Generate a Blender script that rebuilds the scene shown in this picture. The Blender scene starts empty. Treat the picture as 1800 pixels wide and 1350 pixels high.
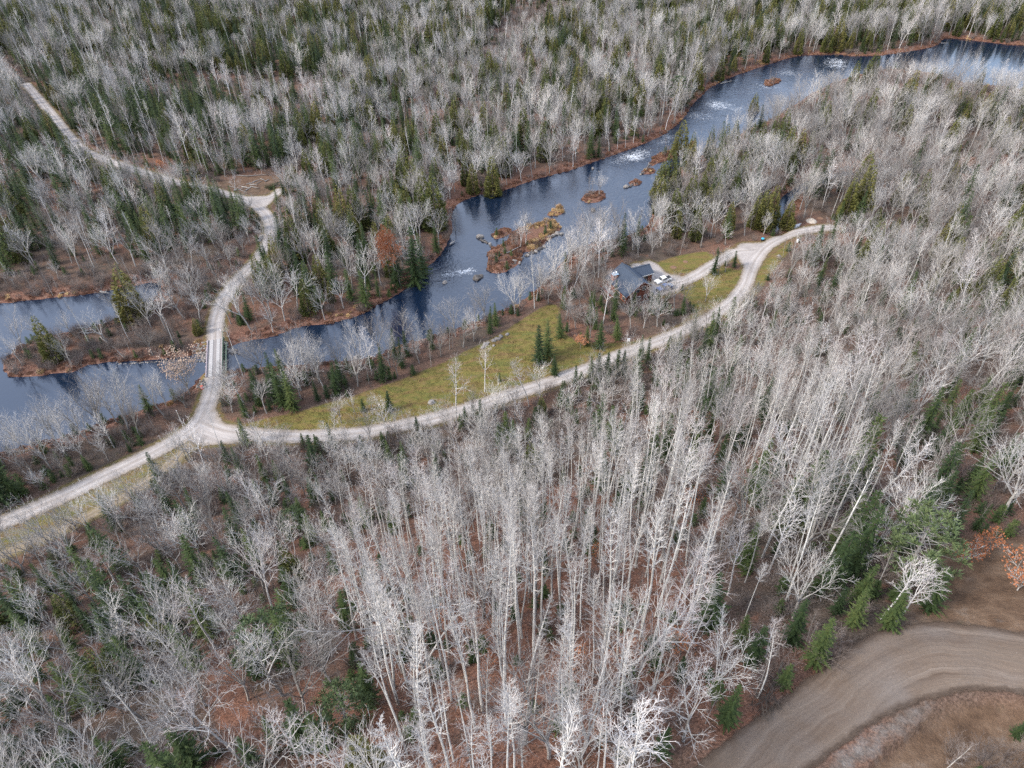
import bpy, bmesh, math, random
import numpy as np
from mathutils import Vector, Matrix

# ------------------------------------------------------------------ camera, sky, sun, exposure
sc = bpy.context.scene
col = sc.collection
CAM_H, PITCH, ROLL, FPX = 120.0, 40.0, -2.0, 1250.0     # drone height, degrees below the horizon, focal length in pixels of an 1800 wide frame
cd = bpy.data.cameras.new('camera'); cam = bpy.data.objects.new('camera', cd); col.objects.link(cam)
cam_rot = Matrix.Rotation(math.radians(90 - PITCH), 4, 'X') @ Matrix.Rotation(math.radians(ROLL), 4, 'Z')
cam.matrix_world = Matrix.Translation((0, 0, CAM_H)) @ cam_rot
cd.sensor_width = 36; cd.lens = 36 * FPX / 1800; cd.clip_start = 1; cd.clip_end = 9000
sc.camera = cam

SUN_EL, SUN_AZ = 40.0, 248.0        # azimuth of the sun seen from the place, clockwise from +Y (the viewing direction)
w = bpy.data.worlds.new('World'); sc.world = w; w.use_nodes = True
wt = w.node_tree; wt.nodes.clear()
sky = wt.nodes.new('ShaderNodeTexSky'); sky.sky_type = 'NISHITA'; sky.sun_disc = False
sky.sun_elevation = math.radians(SUN_EL); sky.sun_rotation = math.radians(SUN_AZ)
sky.air_density = 1.0; sky.dust_density = 3.0; sky.ozone_density = 1.0
bg = wt.nodes.new('ShaderNodeBackground'); bg.inputs[1].default_value = 0.14
wo = wt.nodes.new('ShaderNodeOutputWorld')
# broken cloud all over the sky
tc = wt.nodes.new('ShaderNodeTexCoord'); cl = wt.nodes.new('ShaderNodeTexNoise'); cl.inputs['Scale'].default_value = 3.2; cl.inputs['Detail'].default_value = 6; cl.inputs['Roughness'].default_value = 0.6
cr_ = wt.nodes.new('ShaderNodeMapRange'); cr_.inputs[1].default_value = 0.36; cr_.inputs[2].default_value = 0.62; cr_.inputs[3].default_value = 0.12; cr_.inputs[4].default_value = 0.88
mxs = wt.nodes.new('ShaderNodeMix'); mxs.data_type = 'RGBA'; mxs.inputs[7].default_value = (4.1, 4.65, 5.9, 1)
wt.links.new(tc.outputs['Generated'], cl.inputs['Vector']); wt.links.new(cl.outputs['Fac'], cr_.inputs[0]); wt.links.new(cr_.outputs[0], mxs.inputs[0]); wt.links.new(sky.outputs[0], mxs.inputs[6])
wt.links.new(mxs.outputs[2], bg.inputs[0]); wt.links.new(bg.outputs[0], wo.inputs[0])
sd = bpy.data.lights.new('sun', 'SUN'); sd.energy = 1.5; sd.angle = math.radians(10); sd.color = (1.0, 0.96, 0.91)
sun = bpy.data.objects.new('sun', sd); col.objects.link(sun)
az, el = math.radians(SUN_AZ), math.radians(SUN_EL)
to_sun = Vector((math.sin(az) * math.cos(el), math.cos(az) * math.cos(el), math.sin(el)))
sun.rotation_euler = to_sun.to_track_quat('Z', 'Y').to_euler(); sun.location = (0, 0, 200)
vs = sc.view_settings; vs.view_transform = 'Standard'; vs.look = 'None'; vs.gamma = 1.0; vs.use_curve_mapping = False
vs.exposure = 1.4
cy = sc.cycles
cy.max_bounces = 3; cy.diffuse_bounces = 1; cy.glossy_bounces = 2; cy.transmission_bounces = 2; cy.transparent_max_bounces = 6
cy.use_denoising = False; cy.caustics_reflective = False; cy.caustics_refractive = False
cy.use_adaptive_sampling = False

# ------------------------------------------------------------------ from a pixel of the photograph to the ground and back
R3 = np.array(cam_rot.to_3x3())
def ray(u, v):
    return R3 @ np.array([(u - 900) / FPX, -(v - 675) / FPX, -1.0])
# the wooded hill the drone hovers over: height of the ground above the river plain, given where the photograph shows it
HILL = [(0,1350,22),(300,1350,30),(600,1350,38),(900,1350,43),(1200,1350,47),(1500,1350,49),(1800,1350,50),(0,1100,8),(300,1100,14),(600,1100,23),(900,1100,30),(1200,1100,40),(1500,1100,47),(1800,1100,50),
        (0,950,0),(300,950,5),(600,950,10),(900,950,17),(1200,950,29),(1500,950,39),(1800,950,45),(150,870,0),(300,840,0),(600,840,2),(900,850,7),(1200,850,18),(1500,850,31),(1800,850,39),
        (1000,700,1),(1200,700,7),(1400,700,15),(1600,700,23),(1800,700,29),(1330,560,0),(1500,560,6),(1650,560,12),(1800,560,17),(1500,450,0),(1800,450,5),(1950,450,8),(1950,700,34),(1950,1100,52),(1950,1350,52),(-150,1350,18),(-150,1100,4),
        (0,921,0),(-150,980,0),(200,830,0),(370,760,0),(480,768,0),(600,766,0),(700,748,0),(800,724,0),(900,694,0),(1000,662,0),(1100,623,0),(1180,591,0),(1245,560,0),(1290,525,0),(1320,470,0),(1390,413,0),(1460,400,0),
        (0,700,0),(380,620,0),(700,600,0),(900,480,0),(1200,300,0),(1500,250,0),(1800,250,0),(2100,250,2),(0,400,0),(400,350,0),(0,100,0),(600,100,0),(1200,80,0),(1800,60,0),(2200,60,0),(-400,60,0),(-500,500,0)]
def _plane(u, v, z):
    d = ray(u, v); t = (z - CAM_H) / d[2]; return np.array([d[0] * t, d[1] * t])
_hp = np.array([_plane(a, b_, c_) for a, b_, c_ in HILL] + [[0., -60.], [-120., -40.], [120., -40.], [260., -20.], [0., 8.]]); _hz = np.array([c_ for *_, c_ in HILL] + [58., 30., 58., 55., 52.])
_hd = np.hypot(_hp[:, None, 0] - _hp[None, :, 0], _hp[:, None, 1] - _hp[None, :, 1]); _hw = np.linalg.solve(_hd + np.eye(len(_hp)) * 1e-3, _hz - 0.0)
def hill(pts):
    pts = np.atleast_2d(pts); out = np.zeros(len(pts))
    for i in range(0, len(pts), 20000):
        q_ = pts[i:i + 20000]; out[i:i + 20000] = np.hypot(q_[:, None, 0] - _hp[None, :, 0], q_[:, None, 1] - _hp[None, :, 1]) @ _hw
    far = np.hypot(pts[:, 0], pts[:, 1]); out = np.clip(out, 0, 60) * (1 - np.clip((far - 420) / 200, 0, 1))
    return out * np.clip((out - 0.6) / 3.0, 0, 1)
def ats(pts, z=None):
    pts = np.asarray(pts, float)
    if z is not None: return np.array([_plane(u, v, z) for u, v in pts])
    D = np.array([ray(u, v) for u, v in pts]); D = D / -D[:, 2:3]; lo, hi = np.full(len(D), 40.0), np.full(len(D), CAM_H)
    for _ in range(26):
        m_ = (lo + hi) / 2; below = CAM_H - m_ < hill(D[:, :2] * m_[:, None]); hi = np.where(below, m_, hi); lo = np.where(below, lo, m_)
    return D[:, :2] * hi[:, None]
def at(u, v, z=None):
    return ats([(u, v)], z)[0]
def proj(P):
    P = np.atleast_2d(np.asarray(P, float)); q = (P - np.array([0, 0, CAM_H])) @ R3
    zz = np.where(q[:, 2] < -1e-3, -q[:, 2], 1e-3)
    return np.stack([900 + FPX * q[:, 0] / zz, 675 - FPX * q[:, 1] / zz, zz], 1)
def tall(u, v, vtop):
    """metres of a thing whose foot is at (u, v) and whose top shows at row vtop"""
    x, y = at(u, v); z0 = hill([[x, y]])[0]; lo, hi = 0.1, 60.0
    for _ in range(40):
        m = (lo + hi) / 2
        if proj([[x, y, z0 + m]])[0, 1] > vtop: lo = m
        else: hi = m
    return lo

# ------------------------------------------------------------------ polygons and lines
def smooth(P, step=1.5, closed=False):
    P = np.asarray(P, float); n = len(P); out = []
    rng_ = range(n if closed else n - 1)
    for i in rng_:
        p0 = P[(i - 1) % n] if closed or i > 0 else P[0] * 2 - P[1]
        p1, p2 = P[i], P[(i + 1) % n]
        p3 = P[(i + 2) % n] if closed or i + 2 < n else P[-1] * 2 - P[-2]
        k = max(1, int(np.linalg.norm(p2 - p1) / step))
        t = np.arange(k)[:, None] / k
        out.append(0.5 * (2 * p1 + (p2 - p0) * t + (2 * p0 - 5 * p1 + 4 * p2 - p3) * t * t + (3 * p1 - p0 - 3 * p2 + p3) * t ** 3))
    if not closed: out.append(P[-1:])
    return np.vstack(out)
def inside(pts, poly):
    x, y = pts[:, 0], pts[:, 1]; r = np.zeros(len(pts), bool); n = len(poly)
    lo, hi = poly.min(0), poly.max(0)
    sel = np.where((x >= lo[0]) & (x <= hi[0]) & (y >= lo[1]) & (y <= hi[1]))[0]
    if len(sel) == 0: return r
    xs, ys = x[sel], y[sel]; rr = np.zeros(len(sel), bool)
    for i in range(n):
        x1, y1 = poly[i]; x2, y2 = poly[(i + 1) % n]
        if y1 == y2: continue
        c = ((y1 > ys) != (y2 > ys)) & (xs < (x2 - x1) * (ys - y1) / (y2 - y1) + x1)
        rr ^= c
    r[sel] = rr
    return r
def line_dist(pts, line, closed=False, cap=60.0):
    """distance to a polyline, signed side offset and arc length of the nearest point"""
    cap = float(cap); N = len(pts); D = np.full(N, cap); S = np.zeros(N); A = np.zeros(N)
    lo, hi = line.min(0) - cap, line.max(0) + cap
    sel = np.where((pts[:, 0] > lo[0]) & (pts[:, 0] < hi[0]) & (pts[:, 1] > lo[1]) & (pts[:, 1] < hi[1]))[0]
    if len(sel) == 0: return D, S, A
    p = pts[sel]; d_, s_, a_ = np.full(len(sel), cap), np.zeros(len(sel)), np.zeros(len(sel))
    L = np.vstack([line, line[:1]]) if closed else line
    acc = 0.0
    for i in range(len(L) - 1):
        a, b = L[i], L[i + 1]; e = b - a; l = np.hypot(*e)
        if l < 1e-6: continue
        near = np.where((np.abs(p[:, 0] - (a[0] + b[0]) / 2) < cap + l) & (np.abs(p[:, 1] - (a[1] + b[1]) / 2) < cap + l))[0]
        if len(near):
            q = p[near] - a; t = np.clip((q @ e) / (l * l), 0, 1)
            dx = q - t[:, None] * e; dd = np.hypot(dx[:, 0], dx[:, 1])
            better = dd < d_[near]; k = near[better]
            d_[k] = dd[better]; a_[k] = acc + t[better] * l
            s_[k] = (e[0] * q[better, 1] - e[1] * q[better, 0]) / l
        acc += l
    D[sel], S[sel], A[sel] = d_, s_, a_
    return D, S, A
def sstep(a, b, x):
    t = np.clip((x - a) / (b - a), 0, 1); return t * t * (3 - 2 * t)
def vnoise(x, y, s, seed=0):
    """cheap smooth value noise 0..1"""
    x = np.asarray(x, float) / s; y = np.asarray(y, float) / s
    xi, yi = np.floor(x).astype(np.int64), np.floor(y).astype(np.int64); fx, fy = x - xi, y - yi
    fx, fy = fx * fx * (3 - 2 * fx), fy * fy * (3 - 2 * fy)
    def h(i, j):
        n = (i * 374761393 + j * 668265263 + seed * 1442695041) & 0xffffffff
        n = ((n ^ (n >> 13)) * 1274126177) & 0xffffffff
        return ((n ^ (n >> 16)) & 0xffff) / 65535.0
    return (h(xi, yi) * (1 - fx) + h(xi + 1, yi) * fx) * (1 - fy) + (h(xi, yi + 1) * (1 - fx) + h(xi + 1, yi + 1) * fx) * fy

# ------------------------------------------------------------------ the plan of the place (rows of photograph pixels laid on the ground)
WATER_Z = -1.3
river_px = [(1980, 84), (1800, 80), (1760, 77), (1700, 70), (1660, 68), (1640, 82), (1560, 96), (1500, 99), (1470, 96), (1410, 98), (1380, 104), (1330, 120), (1290, 134),
            (1255, 150), (1240, 162), (1215, 187), (1202, 207), (1180, 227), (1150, 245), (1100, 265), (1040, 286), (1000, 300), (950, 313), (900, 330),
            (870, 340), (845, 342), (810, 355), (797, 368), (792, 385), (796, 402), (787, 425), (771, 452), (746, 472), (737, 487), (712, 508), (690, 523),
            (660, 538), (640, 551), (600, 564), (560, 571), (520, 576), (480, 592), (430, 600), (400, 611), (378, 618), (352, 620), (330, 627), (290, 630),
            (250, 635), (200, 636), (150, 643), (130, 654), (95, 657), (60, 662), (20, 662), (5, 650), (8, 632), (30, 612), (60, 597), (95, 588), (130, 582), (190, 566), (232, 552),
            (262, 540), (285, 500), (265, 496), (240, 502), (215, 506), (190, 511), (150, 518), (100, 523), (40, 529), (0, 533), (-160, 540),
            (-220, 830), (-100, 812), (0, 794), (60, 780), (120, 765), (200, 737), (260, 717), (310, 699), (345, 674), (365, 657), (395, 655), (440, 648),
            (520, 641), (600, 635), (660, 627), (700, 608), (760, 592), (800, 579), (850, 560), (900, 541), (930, 520), (960, 492), (985, 464), (1010, 440),
            (1040, 428), (1080, 420), (1110, 412), (1138, 396), (1148, 370), (1160, 340), (1178, 312), (1200, 292), (1228, 276), (1270, 256), (1310, 232), (1350, 212),
            (1400, 182), (1440, 158), (1490, 138), (1550, 124), (1600, 122), (1640, 130), (1690, 145), (1760, 152), (1800, 157), (1980, 168)]
RIVER = smooth(ats(river_px, WATER_Z), 3.0, True)
def zoomed(pts, k, ox, oy): return [(ox + a / k, oy + b / k) for a, b in pts]
isl_px = [zoomed([(270, 1160), (285, 1000), (300, 900), (430, 830), (560, 740), (640, 640), (720, 590), (880, 560), (1010, 510), (1130, 480), (1230, 560), (1225, 650), (1080, 770), (920, 895),
                  (740, 935), (705, 1050), (560, 1165), (400, 1210)], 7.5, 820, 320),
          zoomed([(340, 690), (430, 620), (580, 610), (600, 670), (480, 730), (380, 760)], 7.5, 820, 320),
          zoomed([(1050, 445), (1100, 390), (1180, 330), (1240, 290), (1290, 400), (1200, 445)], 7.5, 820, 320),
          [(1022, 350), (1030, 340), (1045, 336), (1062, 338), (1064, 348), (1050, 356), (1032, 357)],
          zoomed([(220, 830), (290, 770), (400, 790), (430, 830), (330, 870), (250, 870)], 9, 1080, 230),
          zoomed([(400, 670), (480, 610), (560, 600), (660, 640), (600, 685), (470, 690)], 9, 1080, 230),
          zoomed([(560, 520), (640, 400), (760, 340), (930, 290), (1130, 250), (1250, 140), (1290, 190), (1180, 320), (1010, 400), (830, 470), (690, 510), (600, 560)], 9, 1080, 230),
          zoomed([(1460, 400), (1500, 360), (1600, 345), (1640, 370), (1570, 410), (1490, 430)], 6, 1100, 80)]
ISLES = [smooth(ats(p, WATER_Z), 1.5, True) for p in isl_px]
CREEK = smooth(ats([(1357, 412), (1352, 400), (1355, 385), (1362, 370), (1372, 350), (1390, 335), (1420, 318), (1470, 305), (1500, 300), (1503, 306), (1475, 313), (1430, 328), (1400, 345), (1385, 362), (1377, 380), (1370, 400), (1367, 412)], WATER_Z), 2.0, True)

# bridge: ends of the deck
BR_S, BR_N = at(376.5, 661), at(378.5, 599)
bdir = (BR_N - BR_S) / np.linalg.norm(BR_N - BR_S); bside = np.array([bdir[1], -bdir[0]]); BR_L = np.linalg.norm(BR_N - BR_S)

r1_south = np.vstack([ats([(-160, 985), (0, 921), (100, 878), (200, 830), (270, 796), (320, 768), (350, 742), (365, 712), (373, 685)]), [BR_S]])
r1_north = np.vstack([[BR_N], ats([(380, 565), (393, 528), (418, 492), (449, 461), (470, 428), (477, 400), (466, 376), (440, 356), (405, 344), (360, 332), (300, 318), (240, 300), (190, 283), (150, 266),
                                   (124, 242), (100, 212), (75, 182), (46, 148)])])
r2 = ats([(352, 742), (395, 758), (450, 766), (520, 769), (600, 766), (680, 753), (760, 735), (830, 715), (890, 697), (960, 676), (1040, 648), (1110, 619), (1180, 591), (1245, 560), (1287, 528),
          (1310, 500), (1318, 478), (1328, 455), (1352, 431), (1390, 413), (1430, 404), (1462, 400)])
drive = ats([(1318, 440), (1290, 444), (1252, 466), (1222, 484), (1190, 496), (1160, 492), (1140, 478), (1120, 468)])
fork = ats([(425, 352), (455, 352), (478, 346), (490, 337)])
track = ats([(-160, 1050), (0, 978), (100, 934), (200, 884), (262, 846), (300, 815), (345, 775)])
ROADS = [(smooth(r1_south), 2.35), (smooth(r1_north), 2.3), (smooth(r2), 2.15), (smooth(drive), 2.1), (smooth(fork), 2.0)]
TRACK = (smooth(track), 1.5)
PADS = [smooth(ats(p), 1.5, True) for p in (
    [(335, 768), (352, 742), (362, 722), (380, 722), (388, 740), (402, 750), (425, 752), (430, 776), (380, 782), (345, 782)],
    [(1294, 446), (1300, 430), (1325, 428), (1360, 430), (1345, 452), (1330, 478), (1318, 490), (1308, 470)],
    [(1138, 470), (1128, 462), (1142, 458), (1158, 466), (1172, 480), (1200, 486), (1202, 500), (1185, 512), (1150, 520), (1143, 500), (1150, 484)],
    [(405, 346), (440, 346), (478, 345), (480, 352), (462, 366), (430, 356)])]
HAUL_OUT = smooth(ats([(1130, 1430), (1230, 1350), (1300, 1290), (1400, 1213), (1480, 1150), (1540, 1116), (1600, 1100), (1650, 1096), (1720, 1103), (1800, 1114), (1960, 1150)]), 1.5)
HAUL_IN = smooth(ats([(1310, 1430), (1420, 1350), (1500, 1290), (1560, 1252), (1620, 1226), (1680, 1212), (1740, 1207), (1800, 1213), (1960, 1245)]), 1.5)
HAUL_POLY = np.vstack([HAUL_OUT, HAUL_IN[::-1]])

def P(pts): return smooth(ats(pts), 2.0, True)
FIELD = P([(412, 752), (470, 738), (560, 714), (640, 690), (700, 668), (770, 640), (830, 612), (880, 588), (930, 558), (965, 538), (985, 545), (985, 575), (1010, 600), (1060, 606), (1110, 600), (1165, 588), (1230, 556), (1290, 515),
           (1310, 490), (1300, 476), (1270, 470), (1235, 480), (1200, 505), (1215, 540), (1190, 572), (1160, 585), (1170, 596), (1110, 618), (1040, 647), (960, 675), (890, 696), (830, 714), (760, 734), (680, 752), (600, 764), (500, 765), (430, 757)])
YARD = P([(985, 545), (985, 575), (1010, 600), (1060, 606), (1110, 600), (1165, 588), (1230, 556), (1215, 540), (1150, 540), (1060, 545)])
LAWN = P([(1156, 462), (1180, 452), (1215, 444), (1245, 442), (1255, 455), (1235, 468), (1205, 478), (1180, 478)])
VERGE = P([(1330, 480), (1352, 452), (1375, 434), (1395, 424), (1390, 440), (1372, 462), (1350, 490), (1330, 520), (1316, 530)])
CLEAR = P([(1600, 1085), (1640, 1000), (1655, 955), (1700, 940), (1800, 950), (1960, 980), (1960, 1150), (1800, 1112), (1700, 1098)])
SHOULDER = P([(1395, 1430), (1440, 1352), (1510, 1292), (1580, 1255), (1640, 1232), (1600, 1275), (1560, 1320), (1500, 1352), (1480, 1430)])
DITCH = P([(1500, 1450), (1520, 1360), (1600, 1290), (1660, 1240), (1740, 1222), (1800, 1228), (1960, 1260), (1960, 1450)])
SLASH = P([(330, 322), (390, 318), (430, 306), (480, 308), (505, 300), (500, 325), (478, 342), (440, 346), (400, 338), (350, 328)])
REDPATH = P([(1286, 446), (1282, 420), (1288, 385), (1296, 350), (1304, 352), (1302, 390), (1310, 425), (1320, 436)])
NEARROAD = P([(-160, 990), (0, 935), (100, 890), (200, 842), (300, 795), (345, 780), (330, 812), (262, 852), (200, 896), (100, 948), (0, 995), (-160, 1070)])
OPEN_RED = P([(1190, 870), (1240, 840), (1270, 860), (1262, 920), (1225, 960), (1195, 930)])
OPEN_LEFT = P([(362, 1148), (400, 1145), (412, 1180), (420, 1230), (455, 1280), (400, 1290), (385, 1230)])
OPEN_MID = P([(525, 1130), (548, 1110), (552, 1180), (580, 1240), (680, 1260), (690, 1330), (600, 1340), (560, 1260), (525, 1200)])

def water_sd(pts):
    """signed distance to the water's edge: positive on land"""
    d = np.full(len(pts), 60.0); ins = inside(pts, RIVER)
    d = np.minimum(d, line_dist(pts, RIVER, True, 60.0)[0])
    for I in ISLES:
        d = np.minimum(d, line_dist(pts, I, True, 60.0)[0]); ins &= ~inside(pts, I)
    dc = line_dist(pts, CREEK, True, 60.0)[0]; ic = inside(pts, CREEK)
    d = np.minimum(d, dc); ins |= ic
    return np.where(ins, -d, d)
def road_sd(pts, cap=25.0):
    """distance outside the edge of the gravel roads (negative on the road), offset from and place along the nearest centre line"""
    cap = float(cap); D = np.full(len(pts), cap); S = np.zeros(len(pts)); A = np.zeros(len(pts)); off = 0.0
    for L, hw in ROADS:
        d, s, a = line_dist(pts, L, False, cap); d = d - hw; b = d < D
        D[b] = d[b]; S[b] = s[b]; A[b] = a[b] + off; off += 700
    for pg in PADS:
        d = line_dist(pts, pg, True, cap)[0]; d = np.where(inside(pts, pg), -d, d); D = np.minimum(D, d)
    return D, S, A
def ground_z(pts, wsd=None):
    pts = np.atleast_2d(pts); x, y = pts[:, 0], pts[:, 1]
    if wsd is None: wsd = water_sd(pts)
    base = 0.35 * np.sin(x / 31 + 1.3) * np.cos(y / 27) + 0.3 * np.sin((x + 0.7 * y) / 17) + 0.5 * (vnoise(x, y, 9) - 0.5)
    rs = np.full(len(pts), 25.0)
    for L, hw in ROADS[:2]:
        rs = np.minimum(rs, line_dist(pts, L, False, 25)[0] - hw)
    k = sstep(0, 5.5, wsd)
    k = np.where(wsd > 0, np.maximum(k, 1 - sstep(0.4, 3.2, rs)), k)
    base = base * sstep(1.0, 8.0, rs) + 0.1 * (1 - sstep(1.0, 8.0, rs))
    base = base + hill(pts)
    land = WATER_Z + 0.12 + (base - WATER_Z - 0.12) * k
    bed = WATER_Z - np.minimum(1.4, 0.3 * np.abs(wsd) + 0.05)
    z = np.where(wsd >= 0, land, bed)
    h = line_dist(pts, HAUL_IN, False, 25)[0]
    dd = inside(pts, DITCH)
    return z - np.where(dd, 0.9 * sstep(0, 4, h), 0)

# ------------------------------------------------------------------ materials
def new_mat(name, rough=0.9, spec=0.2):
    m = bpy.data.materials.new(name); m.use_nodes = True; nt = m.node_tree; b = nt.nodes['Principled BSDF']
    b.inputs['Roughness'].default_value = rough; b.inputs['Specular IOR Level'].default_value = spec
    return m, nt, b
class NB:
    """small helper for node graphs"""
    def __init__(s, nt): s.nt = nt
    def n(s, t, **k):
        x = s.nt.nodes.new(t)
        for a, b in k.items(): setattr(x, a, b)
        return x
    def l(s, a, b): s.nt.links.new(a, b)
    def coord(s, kind='Object'): return s.n('ShaderNodeTexCoord').outputs[kind]
    def geo(s): return s.n('ShaderNodeNewGeometry').outputs['Position']
    def attr(s, name, typ='GEOMETRY'): return s.n('ShaderNodeAttribute', attribute_name=name, attribute_type=typ)
    def noise(s, vec, scale, detail=4, rough=0.6, dist=0.0):
        x = s.n('ShaderNodeTexNoise'); x.inputs['Scale'].default_value = scale; x.inputs['Detail'].default_value = detail
        x.inputs['Roughness'].default_value = rough; x.inputs['Distortion'].default_value = dist
        if vec is not None: s.l(vec, x.inputs['Vector'])
        return x.outputs['Fac']
    def vor(s, vec, scale, out='Distance', feature='F1'):
        x = s.n('ShaderNodeTexVoronoi', feature=feature); x.inputs['Scale'].default_value = scale
        if vec is not None: s.l(vec, x.inputs['Vector'])
        return x.outputs[out]
    def ramp(s, fac, stops):
        x = s.n('ShaderNodeValToRGB'); e = x.color_ramp.elements
        while len(e) < len(stops): e.new(0.5)
        for q, (p, c) in zip(e, stops): q.position = p; q.color = (c, c, c, 1) if isinstance(c, (int, float)) else (*c, 1)
        s.l(fac, x.inputs[0]); return x.outputs[0]
    def mix(s, fac, a, b, mode='MIX'):
        x = s.n('ShaderNodeMix', data_type='RGBA', blend_type=mode)
        for i, q in ((0, fac), (6, a), (7, b)):
            if isinstance(q, (int, float)): x.inputs[i].default_value = q
            elif isinstance(q, tuple): x.inputs[i].default_value = (*q, 1)
            else: s.l(q, x.inputs[i])
        return x.outputs[2]
    def math(s, op, a, b=0.0, c=None):
        x = s.n('ShaderNodeMath', operation=op)
        for i, q in enumerate((a, b) if c is None else (a, b, c)):
            if isinstance(q, (int, float)): x.inputs[i].default_value = q
            else: s.l(q, x.inputs[i])
        return x.outputs[0]
    def mapr(s, v, a, b, c=0.0, d=1.0):
        x = s.n('ShaderNodeMapRange'); s.l(v, x.inputs[0])
        for i, q in enumerate((a, b, c, d)): x.inputs[i + 1].default_value = q
        return x.outputs[0]
    def scale(s, vec, sx, sy, sz):
        x = s.n('ShaderNodeMapping'); x.inputs['Scale'].default_value = (sx, sy, sz); s.l(vec, x.inputs[0]); return x.outputs[0]
    def bump(s, h, strength, dist, b):
        x = s.n('ShaderNodeBump'); x.inputs['Strength'].default_value = strength; x.inputs['Distance'].default_value = dist
        s.l(h, x.inputs['Height']); s.l(x.outputs[0], b.inputs['Normal'])
    def rnd(s): return s.n('ShaderNodeObjectInfo').outputs['Random']

M = {}
def bark(name, dark, light, spots=False, twig=None):
    m, nt, b = new_mat(name, 0.85, 0.15); q = NB(nt)
    c = q.mix(q.math('POWER', q.rnd(), 1.5), dark, light)
    p = q.coord()
    n = q.noise(q.scale(p, 1, 1, 0.35), 5.0, 3)
    c = q.mix(q.mapr(n, 0.3, 0.75, 0.75, 0.0), c, tuple(x * 0.5 for x in dark))
    if twig:
        tw = q.mapr(q.attr('rad').outputs['Fac'], 0.012, 0.042, 0.85, 0.0)
        c = q.mix(tw, c, q.mix(q.rnd(), twig[0], twig[1]))
    if spots:
        sp = q.noise(q.scale(p, 2, 2, 6), 2.2, 2)
        c = q.mix(q.mapr(sp, 0.62, 0.68), c, (0.05, 0.045, 0.04))
    q.l(c, b.inputs['Base Color']); M[name] = m
bark('aspen_bark', (0.58, 0.56, 0.51), (0.84, 0.82, 0.76))
bark('aspen_twig', (0.42, 0.39, 0.345), (0.78, 0.745, 0.68), twig=((0.27, 0.245, 0.225), (0.58, 0.55, 0.515)))
bark('grey_bark', (0.30, 0.28, 0.255), (0.60, 0.57, 0.52))
bark('grey_twig', (0.25, 0.23, 0.205), (0.78, 0.74, 0.68), twig=((0.17, 0.152, 0.14), (0.58, 0.552, 0.515)))
bark('birch_bark', (0.62, 0.59, 0.55), (0.82, 0.79, 0.76), True)
bark('birch_twig', (0.60, 0.57, 0.53), (0.84, 0.81, 0.77), twig=((0.36, 0.31, 0.29), (0.66, 0.61, 0.575)))
bark('brush_twig', (0.17, 0.135, 0.115), (0.36, 0.305, 0.27))
bark('dark_bark', (0.09, 0.075, 0.06), (0.17, 0.145, 0.12))
bark('driftwood', (0.26, 0.24, 0.22), (0.46, 0.43, 0.40))
def leafy(name, cols, vscale=0.5):
    m, nt, b = new_mat(name, 0.7, 0.2); q = NB(nt)
    n = q.noise(q.coord(), vscale * 3, 3)
    f = q.math('ADD', q.math('MULTIPLY', q.rnd(), 0.55), q.mapr(n, 0.3, 0.7, 0.0, 0.45))
    k = len(cols)
    q.l(q.ramp(f, [(i / (k - 1), c) for i, c in enumerate(cols)]), b.inputs['Base Color'])
    M[name] = m
leafy('fir_needles', [(0.013, 0.024, 0.009), (0.028, 0.046, 0.015), (0.050, 0.072, 0.020), (0.10, 0.115, 0.034)])
leafy('cedar_leaf', [(0.045, 0.062, 0.018), (0.085, 0.096, 0.026), (0.135, 0.13, 0.036), (0.20, 0.16, 0.055)])
leafy('pine_needles', [(0.05, 0.078, 0.034), (0.085, 0.115, 0.048), (0.14, 0.165, 0.07)])
leafy('rust_leaf', [(0.20, 0.07, 0.03), (0.33, 0.12, 0.05), (0.43, 0.20, 0.10)])
leafy('oak_leaf', [(0.34, 0.125, 0.055), (0.42, 0.165, 0.075), (0.50, 0.23, 0.115)])
leafy('tan_leaf', [(0.34, 0.24, 0.17), (0.44, 0.32, 0.24), (0.52, 0.41, 0.32)])
leafy('bank_heath', [(0.11, 0.058, 0.042), (0.19, 0.092, 0.06), (0.27, 0.14, 0.085), (0.30, 0.22, 0.16)])
leafy('gold_grass', [(0.36, 0.21, 0.09), (0.48, 0.32, 0.15), (0.58, 0.43, 0.25)])
leafy('field_grass', [(0.10, 0.088, 0.032), (0.155, 0.125, 0.05), (0.23, 0.185, 0.085)])
def plain(name, c, rough=0.8, spec=0.25, var=0.25, sc_=3.0, metal=0.0):
    m, nt, b = new_mat(name, rough, spec); q = NB(nt)
    n = q.noise(q.coord(), sc_, 4)
    q.l(q.mix(q.mapr(n, 0.3, 0.7), tuple(x * (1 - var) for x in c), tuple(min(1, x * (1 + var)) for x in c)), b.inputs['Base Color'])
    b.inputs['Metallic'].default_value = metal
    M[name] = m

# ------------------------------------------------------------------ linking helpers
def tag(o, label=None, cat=None, group=None, kind=None):
    if label: o['label'] = label
    if cat: o['category'] = cat
    if group: o['group'] = group
    if kind: o['kind'] = kind
    return o
def empty(name, loc, rz=0.0):
    o = bpy.data.objects.new(name, None); col.objects.link(o); o.location = loc; o.rotation_euler[2] = rz
    o.empty_display_size = 0.5
    return o
def link_mesh(name, me, parent=None, loc=None):
    o = bpy.data.objects.new(name, me); col.objects.link(o)
    if parent: o.parent = parent
    if loc is not None: o.location = loc
    return o
def grid_mesh(name, X, Y, Z):
    r, c = X.shape; me = bpy.data.meshes.new(name)
    co = np.stack([X, Y, Z], 2).reshape(-1, 3)
    i = np.arange((r - 1) * (c - 1)); a = (i // (c - 1)) * c + i % (c - 1)
    f = np.stack([a, a + 1, a + c + 1, a + c], 1)
    set_mesh(me, co, f)
    return me
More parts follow.
